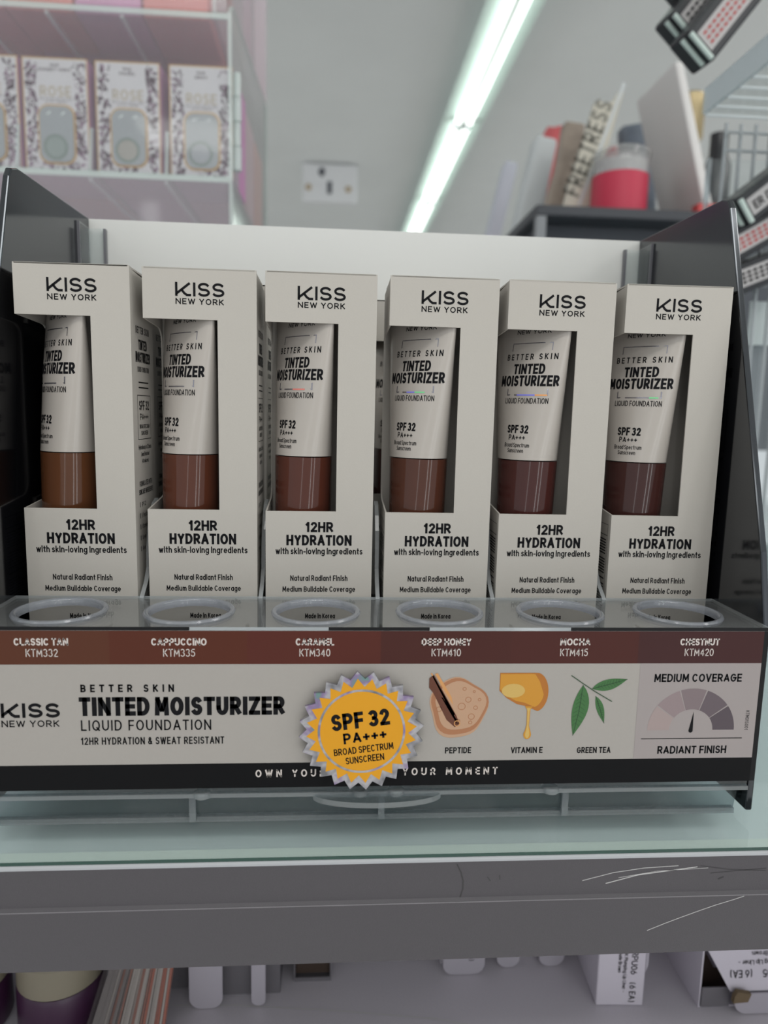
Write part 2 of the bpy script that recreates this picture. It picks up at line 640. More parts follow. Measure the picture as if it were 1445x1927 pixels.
b = MB(); b.prism([(-.0536, -.0553), (-.0535, -.0545), (-.0530, -.0541), (-.0526, -.0540), (-.0526, -.0546)], lambda u, v, d: (d, u, v), -.75, .95); b.build('lip_highlight', mat('highlight_pale', (164, 166, 170), .4), ds)  # pale strip carries the rounded lip's highlight in its colour
b = MB(); b.box((-.75, -.0505, -.0612), (.95, -.039, -.0585)); b.build('front_flange', LIP, ds)
b = MB(); b.box((-.75, -.039, -.067), (.95, 1.15, -.0635)); b.build('shelf_board', BOARD, ds)

GLASS = clear('shelf_glass', tint=(246, 251, 251), rough=0.015, haze=0.13, ior=1.5, hazecol=(214, 226, 226))
GEDGE = mat('glass_green_edge', (30, 66, 58), 0.15, spec=.7)
b = MB()
b.box((-.75, -.0525, -.0578), (.95, 1.15, -.0528), 0)
b.box((-.75, -.0527, -.0576), (.95, -.0525, -.0529), 1)
tag(b.build('glass_pane', [GLASS, GEDGE]), 'clear greenish glass pane lying along the top of the grey shelf', 'glass pane')

# ------------------------------------------------------------------ product display stand
st = thing('display_stand', 'black and clear plastic tester display holding six moisturizer cartons', 'display stand', (0, 0, -.0528))
OFF = .0528


def zf(z):
    return z + OFF


PROF = [(-.0365, -.0485), (-.0365, .0215), (-.030, .05), (.0105, .176), (.0125, .182), (.0150, .1855), (.020, .1870), (.028, .1872), (.1005, .1888), (.1005, -.0485)]
for x0, x1, nm in ((-.0008, .0018, 'side_panel'), (.2812, .2838, 'side_panel')):
    b = MB()
    b.prism([(y, zf(z)) for y, z in PROF], lambda u, v, d: (d, u, v), x0, x1)
    b.build(nm, BLACK, st, bevel=.0006)
# back panel with pale header card and its clear clips
b = MB(); b.box((.0018, .0990, zf(-.002)), (.2812, .1005, zf(.1885))); b.build('header_card', mat('header_card', (216, 216, 213), .55), st)
for s, xa in ((1, .0018), (-1, .2812)):
    b = MB()
    xs_ = sorted((xa, xa + s * .0075))
    b.box((xs_[0], .0968, zf(0)), (xs_[1], .0980, zf(.1835)), 0)
    xe = xa + s * .0075
    b.box((min(xe, xe + s * .0012), .0965, zf(0)), (max(xe, xe + s * .0012), .0989, zf(.1835)), 1)
    xs_ = sorted((xa, xa + s * .0012))
    b.box((xs_[0], .083, zf(0)), (xs_[1], .0968, zf(.1835)), 0)
    b.box((xs_[0], .082, zf(0)), (xs_[1], .083, zf(.1835)), 1)
    b.build('clear_clip', [ACR, mat('clip_shade', (110, 110, 115), .3)], st)
# tray
b = MB()
b.box((.0018, -.0395, zf(-.003)), (.2812, .0990, zf(-.0006)))
b.build('tray_floor', BLACK_M, st)
# front: black board carrying the printed sign
b = MB()
b.box((.0018, -.0398, zf(-.0345)), (.2812, -.0365, zf(.0230)))
b.build('front_board', BLACK_M, st)

# clear tester plate with six holes
HX = [.02638 + .0459 * i for i in range(6)]
HY, HR = -.0212, .0142
b = MB()
zt, zb = zf(.0242), zf(.0231)
xl, xr = .0022, .2808
N = 40
cells = [xl] + [(HX[i] + HX[i + 1]) / 2 for i in range(5)] + [xr]
for i in range(6):
    xa, xb = cells[i], cells[i + 1]
    ya, yb = -.0400, -.0006
    outer = []
    inner = []
    for k in range(N):
        a = 2 * pi * (k + .5) / N
        dx, dy = cos(a), sin(a)
        inner.append((HX[i] + HR * dx, HY + HR * dy))
        tx = ((xb if dx > 0 else xa) - HX[i]) / dx
        ty = ((yb if dy > 0 else ya) - HY) / dy
        q = min(tx, ty)
        outer.append((HX[i] + q * dx, HY + q * dy))
    for z in (zt, zb):
        vs_ = [(x, y, z) for x, y in inner + outer]
        b.add(vs_, [(k, (k + 1) % N, N + (k + 1) % N, N + k) for k in range(N)], 0)
b.box((xl, -.0404, zb), (xr, -.0400, zt), 1)
b.box((xl, -.0006, zb), (xr, -.0002, zt), 1)
for xa, xb in ((xl - .0004, xl), (xr, xr + .0004)):
    b.box((xa, -.0404, zb), (xb, -.0002, zt), 1)
plate = b.build('tester_plate', [clear('plate_clear', tint=(232, 233, 233), haze=.08, rough=.0, ior=1.5), ACR_E], st)
RIM = clear('rim_clear', tint=(226, 228, 234), haze=.26, rough=.14, ior=1.6, hazecol=(200, 204, 212))
for i in range(6):
    b = MB()
    b.lathe([(HR, zf(.0222)), (HR, zf(.0244)), (HR + .0005, zf(.0250)), (HR + .0011, zf(.0252)), (HR + .0018, zf(.0250)), (HR + .0022, zf(.0243)), (HR + .0017, zf(.0231)), (HR + .0012, zf(.0222)), (HR, zf(.0222))], HX[i], HY, 56, caps=False)
    b.build('tester_ring', RIM, st, smooth=True)
# black trim under the front lip and clear dividers between the cartons
for xa, xb in ((.0022, .076), (.123, .158), (.208, .2808)):
    b = MB()
    b.box((xa, -.0405, zf(.0231)), (xb, -.0400, zf(.0243)))
    b.build('front_trim', BLACK_M, st, bevel=.0002)
BXX = [.00619, .05228, .09763, .14451, .19013, .23646]
for i in range(5):
    xm = (BXX[i] + .042 + BXX[i + 1]) / 2
    b = MB()
    pr_ = [(.0985, 0), (-.003, 0), (-.003, .0243), (.004, .029)] + [(.024 - .016 * cos(a), .034 + .026 * sin(a)) for a in [pi * k / 10 for k in range(11)]] + [(.05, .030), (.0985, .030)]
    b.prism([(y, zf(z)) for y, z in pr_], lambda u, v, d: (d, u, v), xm - .0008, xm + .0008, 0, 1)
    b.build('clear_divider', [ACR, ACR_E], st)
# clear base
b = MB()
zl = 0.0
CLB = clear('base_clear', tint=(216, 222, 224), haze=.08, rough=.05, ior=1.5, hazecol=(190, 198, 200))
b.prism([(-.0375, zf(-.0346)), (-.0360, zf(-.0346)), (-.0300, zf(-.0415)), (-.0270, zf(-.0512)), (-.0270, zf(-.0527)), (-.0300, zf(-.0527)), (-.0320, zf(-.0418)), (-.0375, zf(-.0385))],
        lambda u, v, d: (d, u, v), .003, .2800, 0, 0)
for xx in (.0745, .1432, .2125):
    b.box((xx - .0012, -.0332, zf(-.0515)), (xx + .0012, -.0318, zf(-.0405)), 1)
b.box((.003, -.0312, zf(-.0527)), (.2800, -.0288, zf(-.0506)), 1)
b.box((.003, -.0385, zf(-.0390)), (.2800, -.0366, zf(-.0375)), 1)
for xx in (.079, .135, .148, .205):
    b.lathe([(.0032, zf(-.0388)), (.0032, zf(-.0374)), (.0026, zf(-.0368))], xx, -.0372, 16, 1)
# half-round tongue under the centre
tong = [(.118, -.0368)] + [(.1412 - .0235 * cos(pi * k / 16), -.0368 - .0075 * sin(pi * k / 16)) for k in range(1, 16)] + [(.1645, -.0368)]
b.prism(tong, lambda u, v, d: (u, v, d), zf(-.0405), zf(-.0385), 0, 1)
b.build('clear_base', [CLB, clear('base_edge', tint=(205, 212, 214), haze=.16, rough=.08)], st)
for xa in (.0018, .2782):
    b = MB(); b.box((xa, .06, zf(-.0527)), (xa + .003, .1, zf(-.003))); b.build('foot', BLACK_M, st)

# printed sign
SIGN = mat('sign_paper', (158, 153, 148), 0.42, spec=.2, grain=.01, grain_scale=900)
SIGN2 = mat('sign_pink_panel', (150, 142, 141), 0.42, spec=.2)
WHT = mat('sign_white_ink', (196, 187, 182), 0.45)
SBLK = mat('sign_black', (17, 17, 19), .4, spec=.1)
SHADES = [mat('shade_%s' % n, c, .4, spec=.15) for n, c in zip(
    ('classic', 'cappuccino', 'caramel', 'honey', 'mocha', 'chestnut'),
    ((84, 49, 36), (82, 43, 32), (82, 41, 34), (70, 38, 34), (72, 38, 34), (64, 38, 38)))]
SM = [SIGN, INK, WHT, SBLK, SIGN2] + SHADES            # 0..10
G1 = mat('leaf_green', (50, 98, 48), .5); G2 = mat('leaf_dark', (26, 62, 30), .5)
A1 = mat('amber_deep', (164, 98, 14), .35); A2 = mat('amber_mid', (188, 130, 26), .35); A3 = mat('amber_light', (192, 158, 84), .35)
P1 = mat('peptide_pale', (176, 140, 112), .4); P2 = mat('peptide_mid', (158, 106, 72), .4); P3 = mat('crystal_brown', (88, 42, 18), .35); P4 = mat('crystal_gold', (196, 140, 84), .35)
GA = [mat('gauge_%d' % i, c, .5) for i, c in enumerate(((150, 134, 132), (134, 118, 120), (116, 102, 105), (90, 78, 84), (74, 63, 70)))]
SM += [G1, G2, A1, A2, A3, P1, P2, P3, P4] + GA         # 11.. 24
sb = MB()
Y0 = -.0400
sb.box((.0040, -.0404, zf(-.0342)), (.2790, -.0398, zf(.0230)), 0)
zo = lambda k: (lambda u, v: (u, -.04042 - k * .00004, zf(v)))
f1, f2, f3, f4, f5 = zo(1), zo(2), zo(3), zo(4), zo(5)


def q(x0, x1, z0, z1, fn, mi):
    sb.flat([(x0, z0), (x1, z0), (x1, z1), (x0, z1)], fn, mi)


xb_ = [.0040] + [.0493 + .0459 * i for i in range(5)] + [.2790]
for i in range(6):
    q(xb_[i], xb_[i + 1], .0112, .0230, f1, 5 + i)
q(.0040, .2790, -.0342, -.0250, f1, 3)
q(.2341, .2790, -.0250, .0112, f1, 4)
names = [('CLASSIC TAN', 18.2, 35.9, 'KTM332', 21.9, 32.4), ('CAPPUCCINO', 63.2, 81.7, 'KTM335', 67.1, 77.8), ('CARAMEL', 111.8, 125.0, 'KTM340', 113.1, 123.7),
         ('DEEP HONEY', 155.3, 172.7, 'KTM410', 158.9, 169.2), ('MOCHA', 204.4, 215.3, 'KTM415', 204.6, 214.6), ('CHESTNUT', 248.1, 262.6, 'KTM420', 250.0, 260.7)]
for a, u0, u1, c, u2, u3 in names:
    text(sb, a, u0, u1, 17.85, 20.75 - .35, mm(f2), .2, .1, 2)
    text(sb, c, u2, u3, 13.9, 16.65, mm(f2), .11, .16, 2)
text(sb, 'BETTER SKIN', 39.3, 70.5, 1.35, 4.06, mm(f2), .2, .75, 1, .4)
text(sb, 'TINTED MOISTURIZER', 38.6, 108.2, -7.14, -.45, mm(f2), .235, .12, 1, .2)
text(sb, 'LIQUID FOUNDATION', 39.0, 82.9, -12.5, -8.7, mm(f2), .13, .25, 1, .3)
text(sb, '12HR HYDRATION & SWEAT RESISTANT', 38.8, 87.3, -17.6, -14.95, mm(f2), .15, .2, 1, .3)
text(sb, '~ISS', 12.8, 32.2, -7.64, -2.5, mm(f2), .2, .13, 1)
text(sb, 'NEW YORK', 12.8, 31.9, -10.96, -8.6, mm(f2), .16, .2, 1, .2)
text(sb, 'OWN YOUR', 98.0, 122.3, -30.3, -27.5, mm(f2), .18, .6, 2, .5)
text(sb, 'IS YOUR MOMENT', 142.6, 184.2, -30.3, -27.5, mm(f2), .18, .6, 2, .5)
text(sb, 'PEPTIDE', 164.9, 174.3, -22.15, -19.85, mm(f2), .17, .14, 1)
text(sb, 'VITAMIN E', 188.7, 200.3, -22.35, -20.05, mm(f2), .17, .14, 1)
text(sb, 'GREEN TEA', 212.9, 225.4, -22.6, -20.3, mm(f2), .17, .14, 1)
text(sb, 'MEDIUM COVERAGE', 239.6, 272.2, 4.2, 7.25, mm(f2), .19, .12, 1)
text(sb, 'RADIANT FINISH', 242.9, 268.9, -23.2, -20.2, mm(f2), .19, .12, 1)
sb.flat([(.2364, -.0175), (.2744, -.0175), (.2744, -.0172), (.2364, -.0172)], f2, 1)
# small code printed sideways
sb_code = lambda u, v: f2(.2750 + v / 1000, -.0068 - u / 1000)
text(sb, 'KTM01S001', 0, 7.4, 0, 1.35, sb_code, .12, .2, 1)
# gauge
gc = (.2547, -.0141)
for k in range(5):
    a0, a1 = 180 - k * 36 - .9 * (k > 0), 180 - (k + 1) * 36 + .9 * (k < 4)
    po = arc(gc[0], gc[1], .0163, .0158, a0, a1, 8)
    pi_ = arc(gc[0], gc[1], .0082, .0079, a1, a0, 8)
    sb.flat(po + pi_, f2, 20 + k)
sb.flat(arc(gc[0], gc[1] - .0002, .0008, .0008, 180, 360, 8) + [(.2553, -.0070)], f3, 1)
# peptide drop
random.seed(11)
blob = []
for k in range(40):
    a = 2 * pi * k / 40
    r = 1 + .05 * sin(3 * a + 1) + .04 * sin(5 * a)
    blob.append((.1690 + .0103 * r * cos(a), -.0050 + .0112 * r * sin(a)))
blob = [(max(x, .1584), z) for x, z in blob]
sb.flat(blob, f2, 16)
sb.flat([(x * .97 + .1690 * .03 + .0002, z * .93 - .0050 * .07 + .0004) for x, z in blob], f3, 17)
sb.flat([(.1690 + (x - .1690) * .86 + .0006, -.0050 + (z + .0050) * .80 + .0008) for x, z in blob], f4, 16)
for cx, cz, r in ((.1738, -.0083, .0011), (.1725, -.0020, .0010), (.1702, -.0045, .0013), (.1752, -.0050, .0007), (.1710, .0020, .0006), (.1745, .0010, .0004), (.1622, -.0055, .0009), (.1735, -.0105, .0006), (.1690, -.0100, .0008), (.1765, -.0020, .0005)):
    sb.ribbon(arc(cx, cz, r, r * .95, 0, 360, 14), .00022, f5, 17)
for po, mi in (([(.1584, .0060), (.1600, .0072), (.1685, -.0080), (.1697, -.0110), (.1680, -.0122), (.1650, -.0095), (.1600, .0005), (.1584, .0025)], 18),
               ([(.1588, .0078), (.1593, .0078), (.1680, -.0075), (.1672, -.0080)], 19), ([(.1603, .0075), (.1613, .0078), (.1665, -.0010), (.1672, -.0040), (.1640, .0010)], 19),
               ([(.1628, -.0010), (.1634, -.0012), (.1690, -.0100), (.1684, -.0105)], 19)):
    sb.flat(po, f5, mi)
sb.ribbon(arc(.1688, -.0108, .0010, .0010, 0, 360, 12), .0003, zo(6), 19)
# vitamin drop
dom = [(.1835, .0078), (.1960, .0078)] + [(.1968 + .0044 * cos(a), .0006 + .0072 * sin(a)) for a in [radians(80 - 10 * k) for k in range(17)]] + [(.1935, -.0046), (.1900, -.0038), (.1862, -.0015), (.1835, .0012)]
sb.flat(dom, f2, 13)
sb.flat([(.1918 + (x - .1918) * .9 - .0006, .0020 + (z - .0020) * .86 + .0004) for x, z in dom], f3, 14)
sb.flat(arc(.1885, .0012, .0042, .0026, 0, 360, 20), f4, 15)
sb.flat([(.1960, .0075), (.1990, .0062), (.2008, .0020), (.1995, .0000), (.1980, .0045)], f4, 13)
drop = [(.1930, -.0046), (.1958, -.0046), (.1950, -.0060), (.1948, -.0120), (.1954, -.0140)] + [(.1943 + .0014 * cos(a), -.0153 + .0017 * sin(a)) for a in [radians(20 - 22 * k) for k in range(11)]] + [(.1934, -.0138), (.1939, -.0115), (.1938, -.0060)]
sb.flat(drop, f4, 14)
sb.flat([(.1943 + (x - .1943) * .55, z * .92 - .0010) for x, z in drop], f5, 15)


def leaf(p, q_, wl, wr, mi):
    ux_, uz_ = q_[0] - p[0], q_[1] - p[1]
    L = math.hypot(ux_, uz_)
    d = (ux_ / L, uz_ / L)
    nn = (-d[1], d[0])
    left = [(p[0] + d[0] * L * t + nn[0] * wl * sin(pi * t ** .8), p[1] + d[1] * L * t + nn[1] * wl * sin(pi * t ** .8)) for t in [k / 12 for k in range(13)]]
    right = [(p[0] + d[0] * L * t - nn[0] * wr * sin(pi * t ** .9), p[1] + d[1] * L * t - nn[1] * wr * sin(pi * t ** .9)) for t in [k / 12 for k in range(12, -1, -1)]]
    sb.flat(left + right[1:-1], f3, mi)
    sb.ribbon([p, (p[0] + d[0] * L * .5 + nn[0] * (wl - wr) * .3, p[1] + d[1] * L * .5 + nn[1] * (wl - wr) * .3), q_], .00022, f4, 12)
    for k in range(2, 10):
        t = k / 12
        c = (p[0] + d[0] * L * t, p[1] + d[1] * L * t)
        for s, wd in ((1, wl), (-1, wr)):
            e = (c[0] + d[0] * L * .06 + nn[0] * s * wd * .7 * sin(pi * t), c[1] + d[1] * L * .06 + nn[1] * s * wd * .7 * sin(pi * t))
            sb.ribbon([c, e], .0001, f4, 12)


leaf((.2137, .0032), (.2110, -.0158), .0036, .0022, 11)
leaf((.2170, .0018), (.2297, .0053), .0019, .0022, 11)
leaf((.2185, -.0010), (.2222, -.0112), .0016, .0011, 11)
sb.ribbon([(.2092, .0068), (.2140, .0035), (.2178, .0010), (.2215, -.0012), (.2246, -.0030)], .0003, f5, 12)
sb.build('printed_sign', SM, st)

# scalloped gold seal sticker with a holographic foil edge
def holo_mat():
    m = bpy.data.materials.new('holographic_foil')
    m.use_nodes = True
    nt = m.node_tree
    bs = nt.nodes['Principled BSDF']
    lw = nt.nodes.new('ShaderNodeTexCoord')
    no = nt.nodes.new('ShaderNodeTexNoise')
    no.inputs['Scale'].default_value = 170
    nt.links.new(lw.outputs['Object'], no.inputs['Vector'])
    cr = nt.nodes.new('ShaderNodeValToRGB')
    e = cr.color_ramp.elements
    e[0].position = .30; e[0].color = rgb(120, 120, 124)
    e[1].position = .72; e[1].color = rgb(120, 150, 146)
    for p, c in ((.42, (160, 158, 164)), (.5, (182, 180, 184)), (.62, (146, 126, 164))):
        n = e.new(p)
        n.color = rgb(*c)
    nt.links.new(no.outputs['Fac'], cr.inputs[0])
    nt.links.new(cr.outputs[0], bs.inputs['Base Color'])
    bs.inputs['Metallic'].default_value = .75
    bs.inputs['Roughness'].default_value = .28
    return m


HOLO = holo_mat()
GOLD = mat('seal_yellow', (208, 146, 30), .42, spec=.25)
b = MB()
sc_ = (.1349, -.0119)


def star(ro, ri, n=24, ph=0.0):
    return [(sc_[0] + (ro if k % 2 == 0 else ri) * sin(2 * pi * k / (2 * n) + ph), sc_[1] + (ro if k % 2 == 0 else ri) * cos(2 * pi * k / (2 * n) + ph)) for k in range(2 * n)]


ph = radians(-5)
fs_ = lambda u, v, d: (u, -.0426 - d, zf(v))
b.prism(star(.0217, .0190, 24, ph), fs_, 0, .0014, 0)
e1 = lambda u, v: (u, -.0426 - .00145, zf(v))
e2 = lambda u, v: (u, -.0426 - .0015, zf(v))
b.flat(star(.0192, .0162, 24, ph), e1, 1)
b.ribbon(arc(sc_[0], sc_[1], .0148, .0149, 0, 360, 60), .0008, e2, 0)
ca, sa = cos(radians(7)), sin(radians(7))
rt = lambda u, v: e2(sc_[0] + (u * ca - v * sa) / 1000, sc_[1] + (u * sa + v * ca) / 1000)
text(b, 'SPF 32', -10.1, 10.1, 1.3, 7.3, rt, .22, .12, 2, .22)
text(b, 'PA+++', -6.6, 8.4, -3.9, .0, rt, .2, .2, 2)
text(b, 'BROAD SPECTRUM', -10.4, 10.4, -7.8, -5.3, rt, .15, .12, 2, .22)
text(b, 'SUNSCREEN', -6.7, 6.8, -11.4, -8.9, rt, .15, .12, 2)
b.build('gold_seal', [HOLO, GOLD, INK], st)
b = MB(); b.box((.130, -.0426, zf(-.017)), (.140, -.0404, zf(-.007))); b.build('seal_pad', BLACK_M, st)

# ------------------------------------------------------------------ cartons
W, D, H = .042, .029, .149
C1, C2, XC, CUT = .0585, .1305, .02743, .0278
TH = .0006


def make_carton():
    b = MB()
    front = [(0, 0), (W, 0), (W, H), (0, H), (0, C2), (XC, C2), (XC, C1), (0, C1)]
    b.prism(front, lambda u, v, d: (u, d, v), 0, TH, 0)
    r = .006
    side = [(TH, 0), (D, 0), (D, H - .0028), (TH, H - .0008), (TH, C2), (CUT - r, C2 - .001)] + \
           [(CUT - r + r * sin(radians(a)), C2 - .001 - r + r * cos(radians(a))) for a in (20, 40, 60, 80, 90)] + \
           [(CUT, C1 + r + .002)] + [(CUT - r + r * cos(radians(a)), C1 + r + .002 - r * sin(radians(a))) for a in (20, 40, 60, 75, 90)] + [(TH, C1)]
    b.prism(side, lambda u, v, d: (d, u, v), 0, TH, 0)
    right = [(TH, 0), (D, 0), (D, H - .0028), (TH, H - .0008)]
    b.prism(right, lambda u, v, d: (d, u, v), W - TH, W, 0)
    b.box((TH, D - TH, 0), (W - TH, D, H), 0)
    b.box((TH, TH, 0), (W - TH, D - TH, TH), 0)
    # top flap curls down at the back edge
    fl = [(0.0, H), (.0006, H + .0002), (D - .004, H - .0002), (D, H - .0010), (D, H - .0016), (D - .004, H - .0008), (.0006, H - .0005), (0.0, H - .0005)]
    b.prism(fl, lambda u, v, d: (d, u, v), TH, W - TH, 0)
    fr = lambda u, v: (u, -.00006, v)
    T = mm(fr)
    text(b, '~ISS', 12.0, 30.1, 138.87, 143.9, T, .175, .12, 1)
    text(b, 'NEW YORK', 12.1, 29.9, 135.93, 138.13, T, .18, .22, 1, .2)
    text(b, '12HR', 15.5, 26.5, 50.2, 54.3, T, .215, .1, 1)
    text(b, 'HYDRATION', 8.1, 33.8, 44.85, 49.1, T, .215, .12, 1)
    text(b, 'with skin-loving ingredients', 3.9, 38.2, 41.3, 43.85, T, .168, .12, 1, .22)
    text(b, 'Natural Radiant Finish', 9.7, 32.4, 30.48, 32.75, T, .16, .13, 1, .24)
    text(b, 'Medium Buildable Coverage', 6.6, 35.5, 26.05, 28.25, T, .16, .13, 1, .24)
    text(b, 'Made in Korea', 15.6, 27.6, 15.05, 17.1, T, .16, .13, 1, .24)
    # right side print
    rs = lambda u, v: (W + .00006, u, v)
    S = mm(rs)
    text(b, 'BETTER SKIN', 6, 23, 125.5, 128.2, S, .17, .5, 1, .3)
    text(b, 'TINTED', 9, 20, 119.4, 123.3, S, .2, .12, 1)
    text(b, 'MOISTURIZER', 5, 24, 114.6, 118.6, S, .2, .12, 1)
    text(b, 'LIQUID FOUNDATION', 7, 22, 111, 113, S, .13, .15, 1)
    for z in (107.0, 105.0):
        b.ribbon([(8, z), (21, z)], .5, S, 1)
    b.ribbon([(6, 85), (23, 85), (23, 102), (6, 102), (6, 85)], .25, S, 1)
    text(b, 'SPF 32', 8, 21, 96.3, 100, S, .18, .12, 1)
    text(b, 'PA+++', 9, 20, 92.5, 95, S, .18, .12, 1)
    text(b, 'BROAD SPECTRUM', 8, 21, 89.2, 90.8, S, .15, .12, 1)
    text(b, 'SUNSCREEN', 10, 19, 86.6, 88.2, S, .15, .12, 1)
    text(b, 'Hydration up to 12 hours', 6, 23, 81, 82.8, S, .13, .12, 1)
    text(b, 'Sweat Resistant', 9, 20, 78.3, 80, S, .13, .12, 1)
    text(b, '(40 minutes)', 10, 19, 75.6, 77.3, S, .13, .12, 1)
    text(b, 'FORMULATED WITH', 6, 23, 66.5, 68.6, S, .15, .12, 1)
    text(b, 'SKINCARE INGREDIENTS', 5, 24, 63.3, 65.4, S, .15, .12, 1)
    for k, s in enumerate(('SPF 32', '5 Peptide Complex', 'Vitamin E', 'Green Tea', 'Aloe')):
        z = 58.5 - 4.4 * k
        b.ribbon([(6, z), (6, z + 2)], .7, S, 1)
        text(b, s, 8, 8 + .95 * len(s), z, z + 1.8, S, .13, .12, 1)
    # left side print: ruled panel of fine lines
    ls = mm(lambda u, v: (-.00006, u, v))
    b.ribbon([(3, 16), (25, 16), (25, 54), (3, 54), (3, 16)], .2, ls, 1)
    b.ribbon([(3, 49.5), (25, 49.5)], .3, ls, 1)
    z = 47.5
    random.seed(5)
    while z > 18:
        b.ribbon([(4.2, z), (random.uniform(14, 23.5), z)], .55, ls, 1)
        z -= 1.15 if random.random() > .15 else 2.4
    return b.build('moisturizer_carton', [CARD, INK], None, bevel=0.00045)


LAB = ['cream window carton at the far left, beside the left black side panel',
       'second cream window carton from the left, with a medium brown tube inside',
       'third cream window carton from the left, squarely facing the front',
       'fourth cream window carton from the left, above and right of the gold seal',
       'fifth cream window carton from the left, next to last in the row',
       'cream window carton at the far right, beside the right black side panel']
LABT = ['tan-capped cream tube in the far left carton, mostly turned away',
        'cream tube with medium brown cap inside the second carton from the left',
        'cream tube with reddish brown cap inside the third carton from the left',
        'cream tube with warm brown cap inside the fourth carton from the left',
        'cream tube with dark reddish cap inside the fifth carton from the left',
        'cream tube with darkest brown cap inside the far right carton']
YAW = [-.02528, .00323, .01319, .00522, -.00455, -.02715]
YO = [0.0006, .0012, .0005, .0007, .0004, .0008]
carton = make_carton()
carts = []
for i in range(6):
    o = carton if i == 0 else carton.copy()
    if i:
        COL.objects.link(o)
    o.location = (BXX[i], YO[i], 0.0)
    o.rotation_euler.z = YAW[i]
    tag(o, LAB[i], 'carton', 'moisturizer cartons in the front row')
    carts.append(o)
# one more stands deeper in the tray, seen through the gap
o = carton.copy(); COL.objects.link(o)
o.location = (.1415, .0625, 0); o.rotation_euler.z = 0
tag(o, 'cream window carton farther back in the tray, glimpsed between the third and fourth cartons', 'carton', 'moisturizer cartons in the back row')


for x, lab in ((.0058, 'cream window carton standing directly behind the far left carton'), (.0530, 'cream window carton standing directly behind the second carton from the left')):
    o = carton.copy(); COL.objects.link(o)
    o.location = (x, .0325, 0); o.rotation_euler.z = 0
    tag(o, lab, 'carton', 'moisturizer cartons in the back row')


# ------------------------------------------------------------------ tubes
def interp(z, tab):
    if z <= tab[0][0]:
        return tab[0][1]
    for (a, va), (c, vc) in zip(tab, tab[1:]):
        if z <= c:
            t_ = (z - a) / (c - a)
            return va + (vc - va) * t_
    return tab[-1][1]


TA = [(.0, .0108), (.05, .0114), (.079, .0128), (.11, .0157), (.13, .0174), (.139, .0180), (.1445, .0181)]
TB = [(.0, .0108), (.05, .0112), (.079, .0106), (.11, .0076), (.13, .0042), (.139, .0012), (.1445, .0006)]
TN = 64


def ring(z):
    a, c = interp(z, TA), interp(z, TB)
    return a, c


def surf(s, z, off=.00008):
    """arc length s from the front middle, height z -> point on the tube"""
    a, c = ring(z)
    a += off; c += off
    th, acc, n = 0.0, 0.0, 0
    step = .01 if s >= 0 else -.01
    px, py = 0.0, -c
    while acc < abs(s) and n < 400:
        x, y = a * sin(th + step), -c * cos(th + step)
        d = math.hypot(x - px, y - py)
        if acc + d >= abs(s):
            f = (abs(s) - acc) / d
            return (px + (x - px) * f, py + (y - py) * f, z)
        th += step
        acc += d
        px, py = x, y
        n += 1
    return (px, py, z)


FOIL = mat('foil_bracket', (160, 158, 166), .22, metal=.85)
SLEEVE = mat('tube_white', (176, 169, 162), .22, spec=.55)
SLEEVE_IN = INK
FOILC = [mat('foil_red', (226, 130, 118), .3), mat('foil_blue', (128, 128, 230), .3), mat('foil_green', (120, 220, 150), .3), mat('foil_orange', (232, 160, 96), .3)]


def loft(b, zs, mi=0, off=0.0):
    vs_ = []
    for z in zs:
        a, c = ring(z)
        for k in range(TN):
            th = 2 * pi * k / TN
            vs_.append(((a + off) * sin(th), -(c + off) * cos(th), z))
    fs = []
    for i in range(len(zs) - 1):
        for k in range(TN):
            k2 = (k + 1) % TN
            fs.append((i * TN + k, i * TN + k2, (i + 1) * TN + k2, (i + 1) * TN + k))
    fs.append(list(range(TN)))
    fs.append([(len(zs) - 1) * TN + k for k in range(TN)])
    b.add(vs_, fs, mi)


def sleeve_mesh(tints):
    b = MB()
    loft(b, [.079 + (.1445 - .079) * k / 22 for k in range(23)])
    T = mm(surf)
    so = 3.0
    text(b, 'NEW YORK', so - 7.8, so + 7.8, 129.3, 131.0, T, .17, .2, 1, .2, .8)
    b.ribbon([(so - 9, 122.6), (so - 9, 125.6), (so - 4, 125.6), (so, 125.6), (so + 4, 125.6), (so + 9, 125.6), (so + 9, 122.6)], .35, T, 2)
    text(b, 'BETTER SKIN', so - 11.4, so + 11.6, 119.0, 121.4, T, .17, .55, 1, .3, .8)
    text(b, 'TINTED', so - 7.1, so + 7.1, 113.3, 117.4, T, .21, .12, 1, .2, .8)
    text(b, 'MOISTURIZER', so - 13.6, so + 13.2, 108.5, 112.8, T, .21, .12, 1, .2, .8)
    b.ribbon([(so - 9, 107.5), (so - 9, 105.0), (so - 4, 105.0), (so, 105.0), (so + 4, 105.0), (so + 9, 105.0), (so + 9, 107.5)], .5, T, 2)
    for k, (s0, s1, mi) in enumerate(tints):
        n = 4
        b.ribbon([(so + s0 + (s1 - s0) * j / n, 105.0) for j in range(n + 1)], .52, mm(lambda u, v: surf(u, v, .00014)), 3 + mi)
    text(b, 'LIQUID FOUNDATION', so - 9.9, so + 9.6, 101.6, 103.8, T, .13, .15, 1, .2, .8)
    s2 = .9
    text(b, 'SPF 32', s2 - 4.9, s2 + 4.9, 89.7, 93.0, T, .2, .12, 1, .2, .8)
    text(b, 'PA+++', s2 - 3.8, s2 + 3.8, 86.95, 89.1, T, .17, .2, 1, .2, .8)
    text(b, 'Broad Spectrum', s2 - 5.8, s2 + 5.8, 84.1, 85.8, T, .13, .12, 1, .2, .8)
    text(b, 'Sunscreen', s2 - 3.8, s2 + 3.6, 81.9, 83.6, T, .13, .12, 1, .2, .8)
    return b


